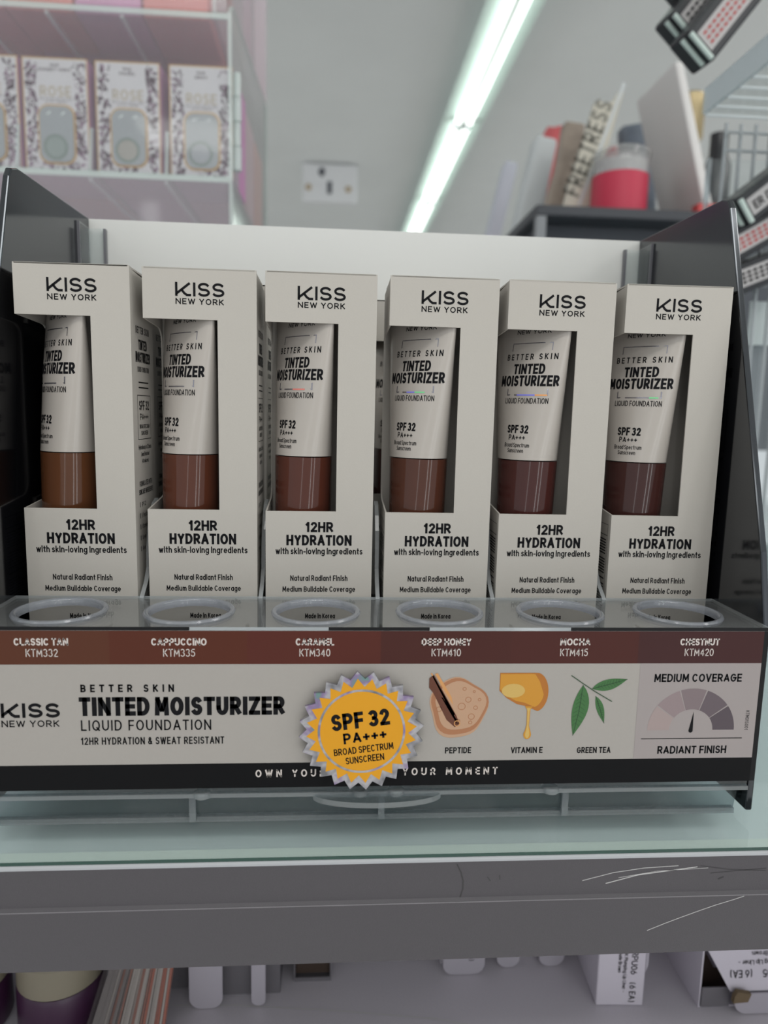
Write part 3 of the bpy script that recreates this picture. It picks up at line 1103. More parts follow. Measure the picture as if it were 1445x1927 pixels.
CAPC = [(88, 54, 34), (84, 47, 34), (80, 43, 33), (78, 46, 35), (68, 36, 33), (62, 36, 33)]
TINTS = [[], [], [(0, 6, 0)], [(-3, 1, 1), (1, 5.5, 2)], [(-4, 4, 1), (4, 9, 3)], [(4.5, 8, 2)]]
TYAW = [-50, -48, -49, -48, -49, -48]
TX = [.0128, .0140, .0140, .0142, .0142, .0142]
for i in range(7):
    j = min(i, 5)
    back = i == 6
    bx = carts[j].location if not back else (.1415, .0625, 0)
    t = thing('cosmetic_tube', LABT[j] if not back else 'cream tube in the carton glimpsed at the back between third and fourth cartons', 'tube',
              (bx[0] + TX[j], bx[1] + .0146, TH + .0002), radians(TYAW[j] if not back else -45), 'moisturizer tubes inside the cartons')
    b = sleeve_mesh(TINTS[j])
    b.build('tube_sleeve', [SLEEVE, INK, FOIL] + FOILC, t, smooth=True)
    b = MB()
    loft(b, [.0, .0015, .01, .02, .03, .04, .05, .06, .07, .0786], 0, .0001)
    b.build('tube_cap', mat('cap_%d' % j, CAPC[j], .10, spec=.4), t, smooth=True)

# ------------------------------------------------------------------ acrylic lens case, upper left
case = thing('acrylic_case', 'clear acrylic tiered case of contact lens boxes behind the display', 'display case', (0, 0, -.0528))
ACR2 = clear('case_acrylic', tint=(250, 248, 250), haze=.22, rough=.05, hazecol=(240, 228, 234))
ACR2E = clear('case_edge', tint=(225, 235, 232), haze=.5, rough=.1, hazecol=(238, 245, 242))
CX0 = -.62


def case_floor(z0, z1, nm):
    b = MB()
    b.box((CX0, .490, zf(z0)), (.0136, .838, zf(z1)), 0)
    b.box((CX0, .4885, zf(z0)), (.0136, .490, zf(z1)), 1)
    b.build(nm, [ACR2, ACR2E], case)


case_floor(.3222, .3282, 'case_shelf')
case_floor(.4740, .4796, 'case_shelf')
case_floor(.1600, .1650, 'case_shelf')
case_floor(.0000, .0050, 'case_shelf')
b = MB()
sp = [(.4885, -.0526), (.8385, -.0526), (.8385, .536), (.515, .4960), (.503, .4930), (.4885, .480)]
b.prism([(y, zf(z)) for y, z in sp], lambda u, v, d: (d, u, v), .0136, .0176, 0, 1)
b.box((.0176, .830, zf(.33)), (.0190, .838, zf(.53)), 1)
b.build('end_panel', [clear('end_acrylic', haze=.34, rough=.05, hazecol=(226, 224, 226)), ACR2E], case)
b = MB()
for k in range(4):
    b.tube((.0205, .5025, zf(.338 + .0235 * k)), (.0205, .5025, zf(.3605 + .0235 * k)), .0042 if k % 2 else .0048, 12)
b.build('hinge', ACR2E, case, smooth=True)
b = MB(); b.box((CX0, .839, zf(-.0526)), (.0176, .842, zf(.70))); b.build('back_panel', mat('case_back', (206, 196, 201), .6), case)
b = MB(); b.prism([(.4885, -.0526), (.8385, -.0526), (.8385, .70), (.4885, .70)], lambda u, v, d: (d, u, zf(v)), CX0 - .004, CX0); b.build('end_panel', [ACR2], case)
b = MB(); b.prism([(.5, .4801), (.8385, .4801), (.8385, .70), (.5, .70)], lambda u, v, d: (d, u, zf(v)), -.003, .001, 0, 1); b.build('upper_end_panel', [ACR2, ACR2E], case)
b = MB(); b.box((CX0, .4860, zf(.3285)), (.0130, .4880, zf(.4735))); b.build('front_pane', [clear('door_acrylic', haze=.08, rough=.05, hazecol=(236, 230, 234))], case)
for za, zb_ in ((.1655, .3218), (.4800, .66)):  # hazy panes added before these tiers to lift their darkness
    b = MB(); b.box((CX0, .4860, zf(za)), (.0130, .4880, zf(zb_))); b.build('front_pane', [clear('tier_veil', haze=.16, rough=.05, hazecol=(236, 226, 232))], case)
DIVX = [-.4020, -.3300, -.2625, -.1945, -.1235, -.0490]
for xx in DIVX:
    b = MB()
    b.prism([(.492, .3283), (.836, .3283), (.836, .40), (.50, .372)], lambda u, v, d: (d, u, zf(v)), xx - .0015, xx + .0015, 0, 1)
    b.build('case_divider', [ACR2, ACR2E], case)

for xx, z0 in [(x_, .3192) for x_ in DIVX] + [(x_, .4712) for x_ in (-.0885, -.160, -.232, -.303)]:
    b = MB()
    b.box((xx - .0016, .492, zf(z0)), (xx + .0016, .836, zf(z0 + .0029)))
    b.build('floor_rib', clear('rib_clear', haze=.55, rough=.1, hazecol=(244, 246, 246)), case)
LENS_W, LENS_H, LENS_D = .0635, .1075, .085
LWHITE = mat('lens_box_white', (216, 208, 212), .45)
LPURP = mat('lens_box_purple', (204, 140, 186), .5, grain=.12, grain_scale=25)
LGOLD = mat('lens_box_gold', (206, 160, 92), .3, metal=.2)
LFLOW = mat('floral_purple', (62, 26, 48), .5, spec=.1)
LFLOW2 = mat('floral_mauve', (128, 84, 116), .5)
LWIN = mat('lens_window_grey', (158, 160, 164), .2, spec=.6)
LRING = mat('lens_ring', (112, 126, 118), .3)
LTXT = mat('lens_text_gold', (186, 166, 140), .4)


def make_lens_box(code, shade, lens_col, seed, label, loc, rz):
    rd = random.Random(seed)
    t = thing('lens_box', label, 'lens box', loc, rz, 'white floral lens boxes in the clear case')
    b = MB()
    w_, h_ = LENS_W, LENS_H
    b.box((0, 0, 0), (w_, LENS_D, h_), 1)
    f = lambda k: (lambda u, v: (u, -.00006 * k, v))
    b.flat([(0, 0), (w_, 0), (w_, h_), (0, h_)], f(1), 2)
    b.flat([(.0012, .0), (w_ - .0012, .0), (w_ - .0012, h_ - .0012), (.0012, h_ - .0012)], f(2), 0)
    for k in range(240):
        side = rd.random()
        zz = rd.uniform(.002, h_ - .004)
        if side < .46:
            xx = rd.uniform(.003, .014 if zz > .012 else .03)
        elif side < .92:
            xx = w_ - rd.uniform(.003, .014 if zz > .012 else .03)
        else:
            xx = rd.uniform(.004, w_ - .004)
            zz = rd.uniform(.002, .010)
        a = rd.uniform(0, 2 * pi)
        l, wd = rd.uniform(.0025, .0075), rd.uniform(.0005, .0016)
        c, s = cos(a), sin(a)
        po = [(xx + l * .5 * c * p - wd * s * q_, zz + l * .5 * s * p + wd * c * q_) for p, q_ in ((-1, 0), (-.3, 1), (.5, .7), (1, 0), (.5, -.7), (-.3, -1))]
        po = [(min(max(x, .0014), w_ - .0014), min(max(z, .0006), h_ - .0016)) for x, z in po]
        b.flat(po, f(3), 3 if rd.random() < .62 else 4)
    for k in range(16):
        x0_ = rd.choice((rd.uniform(.002, .009), w_ - rd.uniform(.002, .009)))
        z0_ = rd.uniform(.004, h_ - .02)
        sg_ = 1 if x0_ < w_ / 2 else -1
        pts = [(x0_ + sg_ * .0016 * q_ + .0012 * sin(q_ * 1.3), min(z0_ + .0032 * q_, h_ - .002)) for q_ in range(5)]
        b.ribbon(pts, .0004, f(3), 4)
        for p_ in pts[1:]:
            b.flat(arc(p_[0], p_[1], .0011, .0011, 0, 360, 7)[:-1], f(3), 3)
    # bare plaque for the print
    b.flat([(.016, h_ - .004), (w_ - .016, h_ - .004), (w_ - .0115, h_ - .03), (w_ - .015, h_ - .0425), (.015, h_ - .0425), (.0115, h_ - .03)], f(4), 0)
    text(b, 'ROSE', .0165, w_ - .0165, h_ - .036, h_ - .026, f(5), .16, .2, 5)
    text(b, code, w_ / 2 - .004, w_ / 2 + .004, h_ - .0082, h_ - .0054, f(5), .2, .15, 3)
    text(b, shade, w_ / 2 - .0016 * len(shade), w_ / 2 + .0016 * len(shade), h_ - .0125, h_ - .0094, f(5), .2, .15, 3)
    text(b, 'SOFT COLOR CONTACT LENS', .016, w_ - .016, h_ - .0388, h_ - .0372, f(5), .17, .15, 3)
    text(b, 'ALL DAY COMFORT', .021, w_ - .021, h_ - .0415, h_ - .0399, f(5), .17, .15, 3)
    b.build('box_body', [LWHITE, LPURP, LGOLD, LFLOW, LFLOW2, LTXT], t)

    def rr(x0, x1, z0, z1, r):
        return [p for cx, cz, a in ((x1 - r, z1 - r, 0), (x0 + r, z1 - r, 90), (x0 + r, z0 + r, 180), (x1 - r, z0 + r, 270)) for p in arc(cx, cz, r, r, a, a + 90, 6)]
    b = MB()
    g = lambda u, v, d: (u, -d, v)
    b.prism(rr(.0138, w_ - .0130, .0080, .0640, .0105), g, .0003, .0010, 0)
    b.build('window_frame', LGOLD, t)
    b = MB()
    b.prism(rr(.0156, w_ - .0148, .0098, .0622, .009), g, .0010, .0022, 0)
    b.flat(arc(w_ / 2 - .001, .0238, .0122, .0122, 0, 360, 28)[:-1], lambda u, v: (u, -.00226, v), 1)
    b.flat(arc(w_ / 2 - .001, .0238, .0095, .0095, 0, 360, 28)[:-1], lambda u, v: (u, -.00232, v), 2)
    for k in (0, 1):
        xx = .022 + .014 * k
        b.flat([(xx, .0535), (xx + .0018, .0542), (xx + .0055, .0565), (xx + .0035, .0570)], lambda u, v: (u, -.0023, v), 3)
    b.build('blister_window', [LWIN, LRING, mat('lens_%s' % seed, lens_col, .25), mat('glint_white', (240, 240, 242), .2)], t)
    return t


for k, (x, code, shade, colr, lab) in enumerate([
        (-.2565, 'R08', 'BROWN', (150, 140, 130), 'floral white lens box cut off by the left edge of the photo'),
        (-.1893, 'R05', 'SWEET MINT', (142, 152, 148), 'floral white lens box showing a grey-green lens, second from the left edge'),
        (-.1190, 'R02', 'HAZEL', (166, 158, 150), 'floral white lens box showing a beige lens, in the middle of the tier'),
        (-.0465, 'R05', 'GRAY', (162, 162, 168), 'floral white lens box beside the clear hinge at the right end of the tier')]):
    make_lens_box(code, shade, colr, 20 + k, lab, (x, .502, .32825), radians(-1.0))
# further boxes stacked behind and on the tiers above and below
PINKS = [mat('rose_box_a', (238, 170, 190), .5, grain=.08, grain_scale=18), mat('rose_box_b', (242, 140, 130), .5, grain=.08, grain_scale=14), mat('rose_box_c', (222, 156, 196), .5, grain=.1, grain_scale=20)]


def plain_box(m):
    b = MB()
    b.box((0, 0, 0), (LENS_W, LENS_D, LENS_H))
    return b.build('lens_box', m, bevel=.001)


prot = [plain_box(m_) for m_ in PINKS]
used = set()
for tier, z0, ys, word in ((0, .32825, (.600, .700), 'middle tier behind the floral boxes'), (1, .47965, (.505, .600, .700), 'top tier seen from below'), (2, .16505, (.505,), 'tier below the floral boxes'), (3, .00505, (.505,), 'lowest tier')):
    for yi, y in enumerate(ys):
        for k, x in enumerate((-.2565, -.1893, -.1190, -.0465) if tier < 2 else (-.2565, -.1893)):
            if tier == 1 and k == 3:
                x = -.071
            if tier == 1 and k == 2:
                x = -.137
            if tier == 1 and k == 1:
                x = -.203
            if tier == 1 and k == 0:
                x = -.269
            ci = (k + yi + tier) % 3 if tier != 1 else (1 if k in (0, 3) else (k + yi) % 3)
            if ci not in used:
                o = prot[ci]
                used.add(ci)
            else:
                o = prot[ci].copy()
                COL.objects.link(o)
            o.location = (x, y, z0)
            tag(o, 'plain mauve-pink lens box in the clear case, %s' % word, 'lens box', 'mauve lens boxes, %s' % word)

# ------------------------------------------------------------------ shelf of packets, upper right
DK = mat('dark_shelf', (62, 64, 70), .5)
rs = thing('black_shelf', 'dark grey store shelf unit behind the right end of the display', 'shelf', (.400, .79, -.0527))
b = MB()
b.box((.012, 0, .438), (.62, 1.6, .453)); b.build('shelf_top', DK, rs, bevel=.002)
b = MB(); b.box((.030, .05, .10), (.60, 1.55, .437)); b.build('shelf_body', mat('shelf_body_dark', (74, 77, 84), .6), rs)
for px_, py_ in ((.014, .002), (.595, .002), (.014, 1.57)):
    b = MB(); b.box((px_, py_, 0), (px_ + .014, py_ + .014, .438)); b.build('post', mat('post_grey', (136, 138, 142), .4), rs)
ZS = .4003


def slab(name, quad, y, th, mats, lab, cat, extra=None, group=None, bev=.003):
    """standing pack: outline quad in (x,z), thickness th along depth"""
    b = MB()
    b.prism(quad, lambda u, v, d: (u, d, v), y, y + th)
    if extra:
        extra(b, y)
    o = b.build(name, mats, bevel=bev)
    return tag(o, lab, cat, group)


BEIGE = mat('pack_beige', (206, 200, 186), .5)
PBROWN = mat('pack_brown', (156, 142, 130), .5, grain=.2, grain_scale=40)
PWHITE = mat('pack_white', (206, 210, 212), .3)
PLIL = mat('pack_lilac', (204, 206, 218), .35)


def pk_text(b, y):
    # lettering running up the pack
    bx, bz, tx, tz = .512, .432, .5645, .592
    L = math.hypot(tx - bx, tz - bz)
    d = ((tx - bx) / L, (tz - bz) / L)
    n = (-d[1], d[0])
    fn = lambda u, v: (bx + d[0] * u + n[0] * v, y - .0003, bz + d[1] * u + n[1] * v)
    text(b, 'FREETRESS', .01, L - .008, .006, .034, fn, .17, .2, 1)
    b.ribbon([(.0, .001), (L + .028, .001)], .005, fn, 2)


slab('hair_packet', [(.478, ZS), (.524, ZS), (.572, .605), (.566, .607), (.556, .590), (.527, .588)], .90, .012, [BEIGE, mat('pack_print', (124, 121, 112), .5), PWHITE],
     'tall beige hair packet with dark upright lettering, leaning beside the red tub', 'packet', pk_text)
slab('hair_packet', [(.470, ZS), (.519, ZS), (.549, .596), (.512, .600), (.502, .52)], 1.0, .03, [PBROWN], 'brownish crinkled hair packet just left of the lettered beige one', 'packet', bev=.006)
slab('hair_packet', [(.447, ZS), (.497, ZS), (.531, .606), (.490, .613)], 1.1, .05, [PWHITE], 'glossy white plastic packet left of the brownish packet', 'packet', bev=.008)
slab('hair_packet', [(.472, ZS), (.510, ZS), (.580, .728), (.546, .735)], 1.6, .05, [PLIL], 'pale lilac packet farthest left on the dark shelf', 'packet', bev=.008)


def lump(name, c, r, m, lab, cat, seed):
    bm = bmesh.new()
    bmesh.ops.create_icosphere(bm, subdivisions=4, radius=1)
    rd = random.Random(seed)
    ks = [(rd.uniform(2, 6), rd.uniform(2, 6), rd.uniform(2, 6), rd.uniform(0, 6)) for _ in range(5)]
    for v in bm.verts:
        n = sum(sin(a * v.co.x + p) * sin(b_ * v.co.y + p) * sin(c_ * v.co.z) for a, b_, c_, p in ks) / 5
        v.co *= 1 + .35 * n
        v.co.x *= r[0]; v.co.y *= r[1]; v.co.z *= r[2]
    me = bpy.data.meshes.new(name)
    bm.to_mesh(me)
    bm.free()
    for p in me.polygons:
        p.use_smooth = True
    me.materials.append(m)
    o = bpy.data.objects.new(name, me)
    COL.objects.link(o)
    o.location = c
    return tag(o, lab, cat)


RED = mat('red_mesh', (176, 44, 54), .6, grain=.35, grain_scale=60)
lump('net_bag', (.588, 1.30, .572), (.050, .04, .140), mat('red_pale', (196, 92, 96), .6, grain=.25, grain_scale=60), 'pale red net bag above the brown and beige packets', 'bag', 2)
lump('net_bag', (.668, 1.20, .528), (.032, .035, .105), RED, 'deep red net bag right of the lettered beige packet', 'bag', 4)
# red tub
tub = thing('plastic_tub', 'clear round tub with a crimson label on the dark shelf', 'tub', (.562, .865, ZS))
R_ = .042
b = MB(); b.lathe([(R_ * .95, 0), (R_, .004), (R_, .094), (R_ * .97, .094), (R_ * .97, .004)], 0, 0, 40, caps=True); b.build('jar_wall', clear('tub_clear', haze=.22, hazecol=(220, 214, 214)), tub, smooth=True)
b = MB(); b.lathe([(R_ + .0005, .003), (R_ + .0005, .065)], 0, 0, 40, caps=False); b.build('label_band', mat('crimson', (196, 48, 76), .45), tub, smooth=True)
b = MB(); b.lathe([(R_ * .93, .001), (R_ * .93, .086)], 0, 0, 40); b.build('contents', mat('tub_white', (196, 192, 192), .6), tub, smooth=True)
b = MB(); b.lathe([(R_ * 1.0, .0941), (R_ * 1.05, .0945), (R_ * 1.05, .099), (R_ * .95, .102), (R_ * .4, .103)], 0, 0, 40); b.build('lid', clear('tub_lid', haze=.3, hazecol=(220, 216, 214)), tub, smooth=True)
# other goods right of the tub
slab('hair_packet', [(.632, ZS), (.690, ZS), (.672, .607), (.612, .596)], 1.0, .03, [mat('pack_slate', (96, 104, 116), .35, grain=.4, grain_scale=35)], 'slate blue glossy packet behind the tub and the white card', 'packet', bev=.006)
slab('cosmetic_pack', [(.600, ZS), (.618, ZS), (.618, .470), (.604, .478)], .90, .02, [mat('pack_cream', (216, 206, 184), .5)], 'narrow cream packet right against the red tub', 'packet', bev=.002)
slab('gold_strip', [(.634, ZS), (.645, ZS), (.682, .613), (.672, .607)], 1.06, .01, [mat('gold_strip', (170, 146, 96), .4)], 'thin gold packet edge behind the slate packet', 'packet', bev=.001)
b = MB()   # white card box, its face along the aisle, leaning left
n0, n1 = .83, .97
ft = lambda x, z: [(x, z)]
near = [(.6960, ZS), (.6215, .6205)]
b.add([(.688, n0, ZS), (.704, n0, ZS), (.6335, n0, .622), (.6205, n0, .622), (.688, n1, ZS), (.704, n1, ZS), (.6335, n1, .622), (.6205, n1, .622)],
      [(0, 1, 2, 3), (5, 4, 7, 6), (4, 0, 3, 7), (1, 5, 6, 2), (3, 2, 6, 7), (4, 5, 1, 0)], 0)
tag(b.build('card_box', mat('card_white', (226, 222, 220), .5), bevel=.003), 'tall blank white card box leaning left on the dark shelf', 'box')
b = MB(); b.lathe([(.020, 0), (.021, .004), (.021, .10), (.014, .118), (.014, .150)], .735, .90, 28)
tag(b.build('dark_bottle', mat('bottle_black', (34, 34, 38), .25), loc=(0, 0, ZS), smooth=True), 'black bottle right of the leaning white card box', 'bottle')
b = MB(); b.lathe([(.024, 0), (.024, .155), (.018, .165), (.018, .18), (.022, .185), (.022, .255), (.016, .26)], .742, 1.02, 28)
tag(b.build('gold_bottle', mat('bottle_gold', (176, 158, 120), .25, metal=.5), loc=(0, 0, ZS), smooth=True), 'tall pale gold bottle rising above the black bottle', 'bottle')
b = MB(); b.box((.655, .792, ZS), (.70, .812, ZS + .012)); tag(b.build('red_tag', mat('tag_red', (196, 72, 72), .5), bevel=.001), 'small red tag on the shelf edge below the white card box', 'tag')

# ------------------------------------------------------------------ clear rack of hanging packs at the right edge
rk = thing('clear_rack', 'clear plastic and wire merchandise rack at the right edge of the photo', 'rack', (.43, .18, -.0528))
ox, oy = .43, .18


def L_(x, y, z):
    return (x - ox, y - oy, z + OFF)


WIRE = mat('white_wire', (160, 165, 168), .35)
b = MB()
b.box(L_(.4300, .19, .352), L_(.4330, .345, .372), 1)
b.box(L_(.4330, .19, .352), L_(.62, .345, .355), 0)
b.build('upper_tray', [ACR, ACR_E], rk)
for k in range(9):
    y = .345 - .0175 * k
    b = MB(); b.tube(L_(.4325, y, .3515), L_(.62, y, .3515), .0012, 8); b.build('tray_wire', mat('tray_wire', (214, 218, 220), .35), rk)
for k, (x, y) in enumerate([(.460 + .0135 * k, .36) for k in range(7)]):
    b = MB(); b.tube(L_(x, y, -.0526), L_(x, y, .3520), .0016, 8); b.build('upright_wire', WIRE, rk)
for z in (.330, .345):
    b = MB(); b.tube(L_(.4600, .36, z), L_(.60, .36, z), .0014, 8); b.build('cross_wire', WIRE, rk)
b = MB(); b.box(L_(.466, .395, .222), L_(.60, .398, .335), 0); b.box(L_(.464, .394, .222), L_(.467, .399, .335), 1); b.build('clear_bin', [ACR, ACR_E], rk)
b = MB(); b.box(L_(.503, .372, .166), L_(.64, .44, .170), 0); b.box(L_(.503, .370, .166), L_(.64, .372, .205), 1); b.build('lower_tray', [ACR, mat('tray_white', (196, 204, 204), .4)], rk)
b = MB(); b.box(L_(.520, .376, -.0526), L_(.523, .44, .166), 1); b.box(L_(.523, .376, .0), L_(.64, .379, .166), 0); b.build('tray_leg', [ACR, ACR_E], rk)

PKB = mat('pack_black', (36, 37, 42), .35)
PKL = mat('pack_label', (176, 172, 172), .5)
PKS = mat('pack_silver', (200, 214, 208), .3)
PKR = mat('pack_redprint', (170, 70, 70), .5)


def black_pack(loc, tilt, lab, txt, grp, redtxt=False, w=.075, h=.034):
    t = thing('hook_pack', lab, 'packet', loc, 0, grp)
    t.rotation_euler = (0, tilt, radians(8))
    b = MB(); b.box((0, 0, 0), (w, .03, h)); b.build('pack_body', PKB, t, bevel=.003)
    b = MB()
    b.box((.004, -.0006, h * .22), (w * .92, -.00015, h * .78), 0)
    if txt:
        text(b, txt, .008, w * .86, h * .35, h * .62, lambda u, v: (u, -.0009, v), .18, .15, 1)
    else:
        for zz in (.36, .5, .64):
            x_ = .008
            while x_ < w * .82:
                b.box((x_, -.0009, h * zz - .0011), (x_ + .004, -.0006, h * zz + .0011), 1)
                x_ += .0062
    b.build('pack_label', [PKL, PKR if redtxt else INK], t)
    for k in range(2):
        b = MB()
        b.tube((-.0015, -.002 + .012 * k, h * .1), (-.0015, -.002 + .012 * k, h * .92), .0022, 10)
        b.build('silver_bead', PKS, t, smooth=True)
    return t


g1, g2 = 'black packs on the upper tray', 'black packs hanging at the right edge'
black_pack((.4440, .36, .4010), radians(-52), 'lowest black pack on the clear upper tray, white label on it', None, g1, True)
black_pack((.4440, .395, .4330), radians(-52), 'middle black pack above the clear upper tray', None, g1)
black_pack((.4500, .40, .4650), radians(-52), 'topmost black pack cut by the top of the photo', None, g1)
black_pack((.4720, .325, .2600), radians(-38), 'upper black labelled pack at the right edge beside the side panel', 'ER DARK TR', g2, False, .07, .026)
black_pack((.4600, .330, .2270), radians(-30), 'middle black pack at the right edge beside the side panel', None, g2, True, .07, .026)
black_pack((.4590, .335, .1980), radians(-22), 'lowest black pack at the right edge resting over the white tray', None, g2, False, .07, .026)

# ------------------------------------------------------------------ the shelf below
LOW = mat('lower_shelf_grey', (188, 183, 191), .5, grain=.05, grain_scale=1500)
ls_ = thing('lower_shelf', 'grey lower shelf board under the fascia with a thin curved scratch', 'shelf', (0, 0, -.215))
b = MB()
b.box((-.75, -.06, -.012), (.95, 1.0, 0), 0)
b.ribbon([(-.02, .0655), (.075, .062), (.13, .056), (.18, .049), (.215, .040), (.25, .028)], .0006, lambda u, v: (u, v, .00015), 1)
b.build('board', [LOW, SCR], ls_)
b = MB(); b.box((-.75, 1.0, -.012), (.95, 1.01, .12)); b.build('back_edge', LOW, ls_)

TABW = mat('flap_white', (168, 163, 172), .55)
INB = mat('carton_inner_brown', (58, 44, 36), .8)
GCA = mat('carton_grey', (104, 101, 106), .6)


def rtab(x0, x1, z0, z1, r):
    return [(x0, z1), (x1, z1)] + [(x1, z0 + r)] + arc(x1 - r, z0 + r, r, r, 0, -90, 6) + arc(x0 + r, z0 + r, r, r, -90, -180, 6) + [(x0, z0 + r)]


def open_carton(x0, x1, lab, tabs, y=.05, depth=.09, h=.060, txt=None, hole=False, body=None):
    """small open-fronted carton with rounded flaps hanging at its mouth"""
    t = thing('lip_liner_carton', lab, 'carton', (x0, y, -.2149), 0, 'small open cartons on the lower shelf')
    w_ = x1 - x0
    b = MB()
    k = .0007
    b.box((0, .009, 0), (w_, depth, k)); b.box((0, .009, k), (k, depth, h)); b.box((w_ - k, .009, k), (w_, depth, h)); b.box((k, depth - k, k), (w_ - k, depth, h)); b.box((k, .012, h - k), (w_ - k, depth, h))
    if hole:
        b.prism([(k, k), (w_ - k, k), (w_ - k, .0022), (k, .0022)], lambda u, v, d: (u, d, v), .009, .010)
    else:
        b.prism([(k, k), (w_ - k, k), (w_ - k, h - k), (k, h - k)], lambda u, v, d: (u, d, v), .009, .010)
    b.build('carton_body', body or GCA, t)
    if hole:
        b = MB(); b.box((k * 1.2, .012, .0026), (w_ - k * 1.2, .0125, h - k * 1.2)); b.build('carton_inside', INB, t)
    for (a, c, z0) in tabs:
        b = MB()
        b.prism(rtab(a - x0, c - x0, z0 + .2149, h, min(.006, (c - a) * .45)), lambda u, v, d: (u, d, v), .0002, .0009)
        if txt:
            text(b, txt, 0, .006, 0, .003, lambda u, v: (a - x0 + (c - a) * .62 + v, .0001, z0 + .2149 + .0145 - u), .16, .15, 1)
        b.build('flap', [TABW, INK], t)
    return t


open_carton(.0195, .0500, 'open carton with one broad rounded white flap, right of the film-wrapped bundle', [(.0200, .0328, -.2147)], y=.0655)
open_carton(.0515, .0985, 'open carton with a wide and a narrow white flap, left of the dark brown mouth', [(.0520, .0692, -.2147), (.0842, .0915, -.2140)], y=.0600)
open_carton(.1055, .1260, 'grey carton with a dark brown open mouth and no flap in view', [], y=.0672, hole=True)
open_carton(.1883, .2123, 'carton with short white flap lettered EA at its front', [(.1885, .2121, -.2147)], y=.0770, txt='EA)', body=LOW)
open_carton(.2190, .2620, 'carton with two short rounded white flaps beside the lettered one', [(.2200, .2332, -.2147), (.2445, .2590, -.2147)], y=.0810, body=LOW)

# liner box standing at the front
t = thing('lip_liner_box', 'white lip liner box with sideways lettering, front of the lower shelf', 'box', (.2675, .0535, -.2149), radians(-3))
b = MB(); b.box((0, 0, 0), (.0255, .10, .058)); b.build('box_body', mat('liner_box', (200, 194, 204), .55), t, bevel=.0008)
b = MB()
side_fn = lambda xo: (lambda u, v: ((xo + v) / 1000, -.0003, (50 - u) / 1000))
text(b, 'RPU06', 17.5, 31, 0, 3.4, side_fn(17.5), .13, .14, 0)
text(b, '(6 EA)', 36, 47.5, 0, 3.4, side_fn(17.5), .13, .14, 0)
text(b, 'RK Plumping Lip Liner -', 17.5, 41.5, 0, 1.9, side_fn(13.6), .14, .12, 0)
text(b, 'Nude Brown', 17.5, 30, 0, 1.9, side_fn(10.6), .14, .12, 0)
b.build('printed_label', INK, t)
b = MB(); b.prism([(.0255, .020), (.0268, .024), (.0268, .046), (.0255, .05)], lambda u, v, d: (u, d, v), .0002, .0012); b.build('tuck_flap', TABW, t)

# opened box lying at the right, lettering upside down to us
t = thing('lip_liner_box', 'opened white lip liner box with upside-down lettering, right end of the lower shelf', 'box', (.3225, .050, -.2149))
b = MB()
b.box((0, 0, 0), (.0008, .10, .037), 0)
b.add([(.0008, 0, .037), (.0145, -.004, .0125), (.10, -.004, .0125), (.10, .0, .037), (.10, .06, .037), (.0008, .06, .037)], [(0, 1, 2, 3), (0, 3, 4, 5)], 0)
b.box((.0008, .0, 0), (.10, .10, .0008), 0)
b.build('box_body', mat('liner_box', (200, 194, 204), .55), t)
b = MB(); b.prism([(.0010, .0010), (.030, .0010), (.030, .0125), (.0145, .0125), (.0010, .036)], lambda u, v, d: (u, d, v), .012, .0125); b.build('box_inside', INB, t)
b = MB(); b.prism([(.0010, .0010), (.0165, .0010), (.0165, .0125), (.0010, .0125)], lambda u, v, d: (u, d, v), -.0010, -.0004); b.build('front_panel', GCA, t)
b = MB(); b.prism([(.0165, .0125), (.10, .0125), (.10, .0006), (.0235, .0006)] + arc(.0235, .0076, .007, .007, -90, -180, 6), lambda u, v, d: (u, d, v), -.0058, -.0050); b.build('flap', TABW, t)
b = MB()


def slope_fn(u, v):
    # upside-down on the sloping face: u runs right to left, v runs downwards
    x, s = (.080 - u / 1000), v / 1000
    f_ = s / .0245
    return (x, -.0003 - .004 * f_, .037 - .0245 * f_ + .0002)


text(b, '(6 EA)', 53.5, 65.5, 13.6, 17.6, slope_fn, .12, .14, 0)
text(b, 'RPU05', 33.5, 47.5, 13.6, 17.6, slope_fn, .12, .14, 0)
text(b, 'RK Plumping Lip Liner -', 30, 61, 8.6, 11.0, slope_fn, .13, .12, 0)
text(b, 'Warm Brown', 36, 53.5, 4.0, 6.4, slope_fn, .13, .12, 0)
b.build('printed_label', INK, t)
b = MB(); b.prism([(.014, .0095), (.022, .010), (.0235, .0145), (.016, .016), (.0145, .0135)], lambda u, v, d: (u, d, v), -.0085, -.0060); b.build('torn_edge', mat('torn_brown', (104, 88, 66), .8), t)

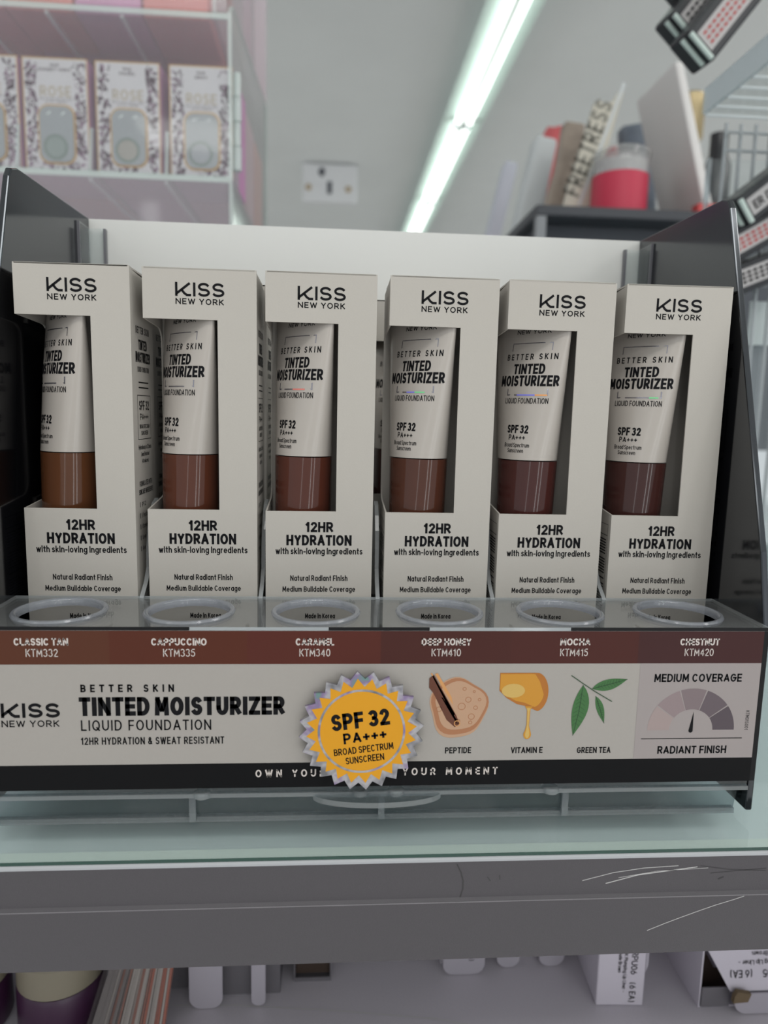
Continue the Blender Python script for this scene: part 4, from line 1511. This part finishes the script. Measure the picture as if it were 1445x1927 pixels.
# purple jars and the film-wrapped bundle at the left
JP = mat('jar_purple', (60, 32, 58), .35)
JB = mat('jar_lid_beige', (134, 127, 110), .4)
for k, (x, y, lab) in enumerate(((-.0125, .062, 'purple jar with a beige lid, left of the film-wrapped bundle'), (-.0600, .060, 'purple jar with a beige lid, cut off by the left edge'))):
    t = thing('cosmetic_jar', lab, 'jar', (x, y, -.2149), 0, 'purple jars on the lower shelf')
    b = MB(); b.lathe([(.0205, 0), (.0215, .002), (.0215, .022), (.0205, .024)], 0, 0, 36); b.build('jar_body', JP, t, smooth=True)
    b = MB(); b.lathe([(.0200, .0241), (.0212, .0250), (.0212, .040), (.0195, .042)], 0, 0, 36); b.build('lid', JB, t, smooth=True)
FILM = clear('film_wrap', tint=(240, 240, 240), haze=.08, rough=.08, hazecol=(214, 206, 204))
fb = thing('wrapped_bundle', 'slanted bundle of reddish brown strips in shiny clear film', 'bundle', (.008, .034, -.2149))
rd = random.Random(9)
STR = [mat('strip_brown', (136, 84, 68), .35), mat('strip_grey', (104, 96, 95), .3), mat('strip_pale', (168, 160, 154), .25), mat('strip_rust', (160, 84, 62), .4)]
for k in range(26):
    u = k / 25
    x = -.002 + .036 * u
    b = MB()
    wd = .0009 + rd.random() * .0009
    lean = .016 * (1 - u * .7)
    yb, yt = rd.uniform(-.002, .002), .034
    mi = 1 if u < .35 and rd.random() < .7 else (2 if rd.random() < .2 else (3 if u > .7 else 0))
    b.add([(x, yb, 0), (x + wd, yb, 0), (x + wd + lean, yt, .060), (x + lean, yt, .060), (x, yb + .004, 0), (x + wd, yb + .004, 0), (x + wd + lean, yt + .004, .060), (x + lean, yt + .004, .060)],
          [(0, 1, 2, 3), (5, 4, 7, 6), (4, 0, 3, 7), (1, 5, 6, 2), (3, 2, 6, 7), (4, 5, 1, 0)], 0)
    b.build('strip', STR[mi], fb)
b = MB()
vs_ = []
nn = 24
for j in range(2):
    for k in range(nn + 1):
        u = k / nn
        x = -.004 + .041 * u + (.016 * (1 - u * .7) if j else 0)
        y = (-.006 if j == 0 else .029) + .0012 * (1 if k % 2 else -1)
        vs_.append((x, y, .0002 if j == 0 else .061))
b.add(vs_, [(k, k + 1, nn + 2 + k, nn + 1 + k) for k in range(nn)])
b.build('film', FILM, fb)
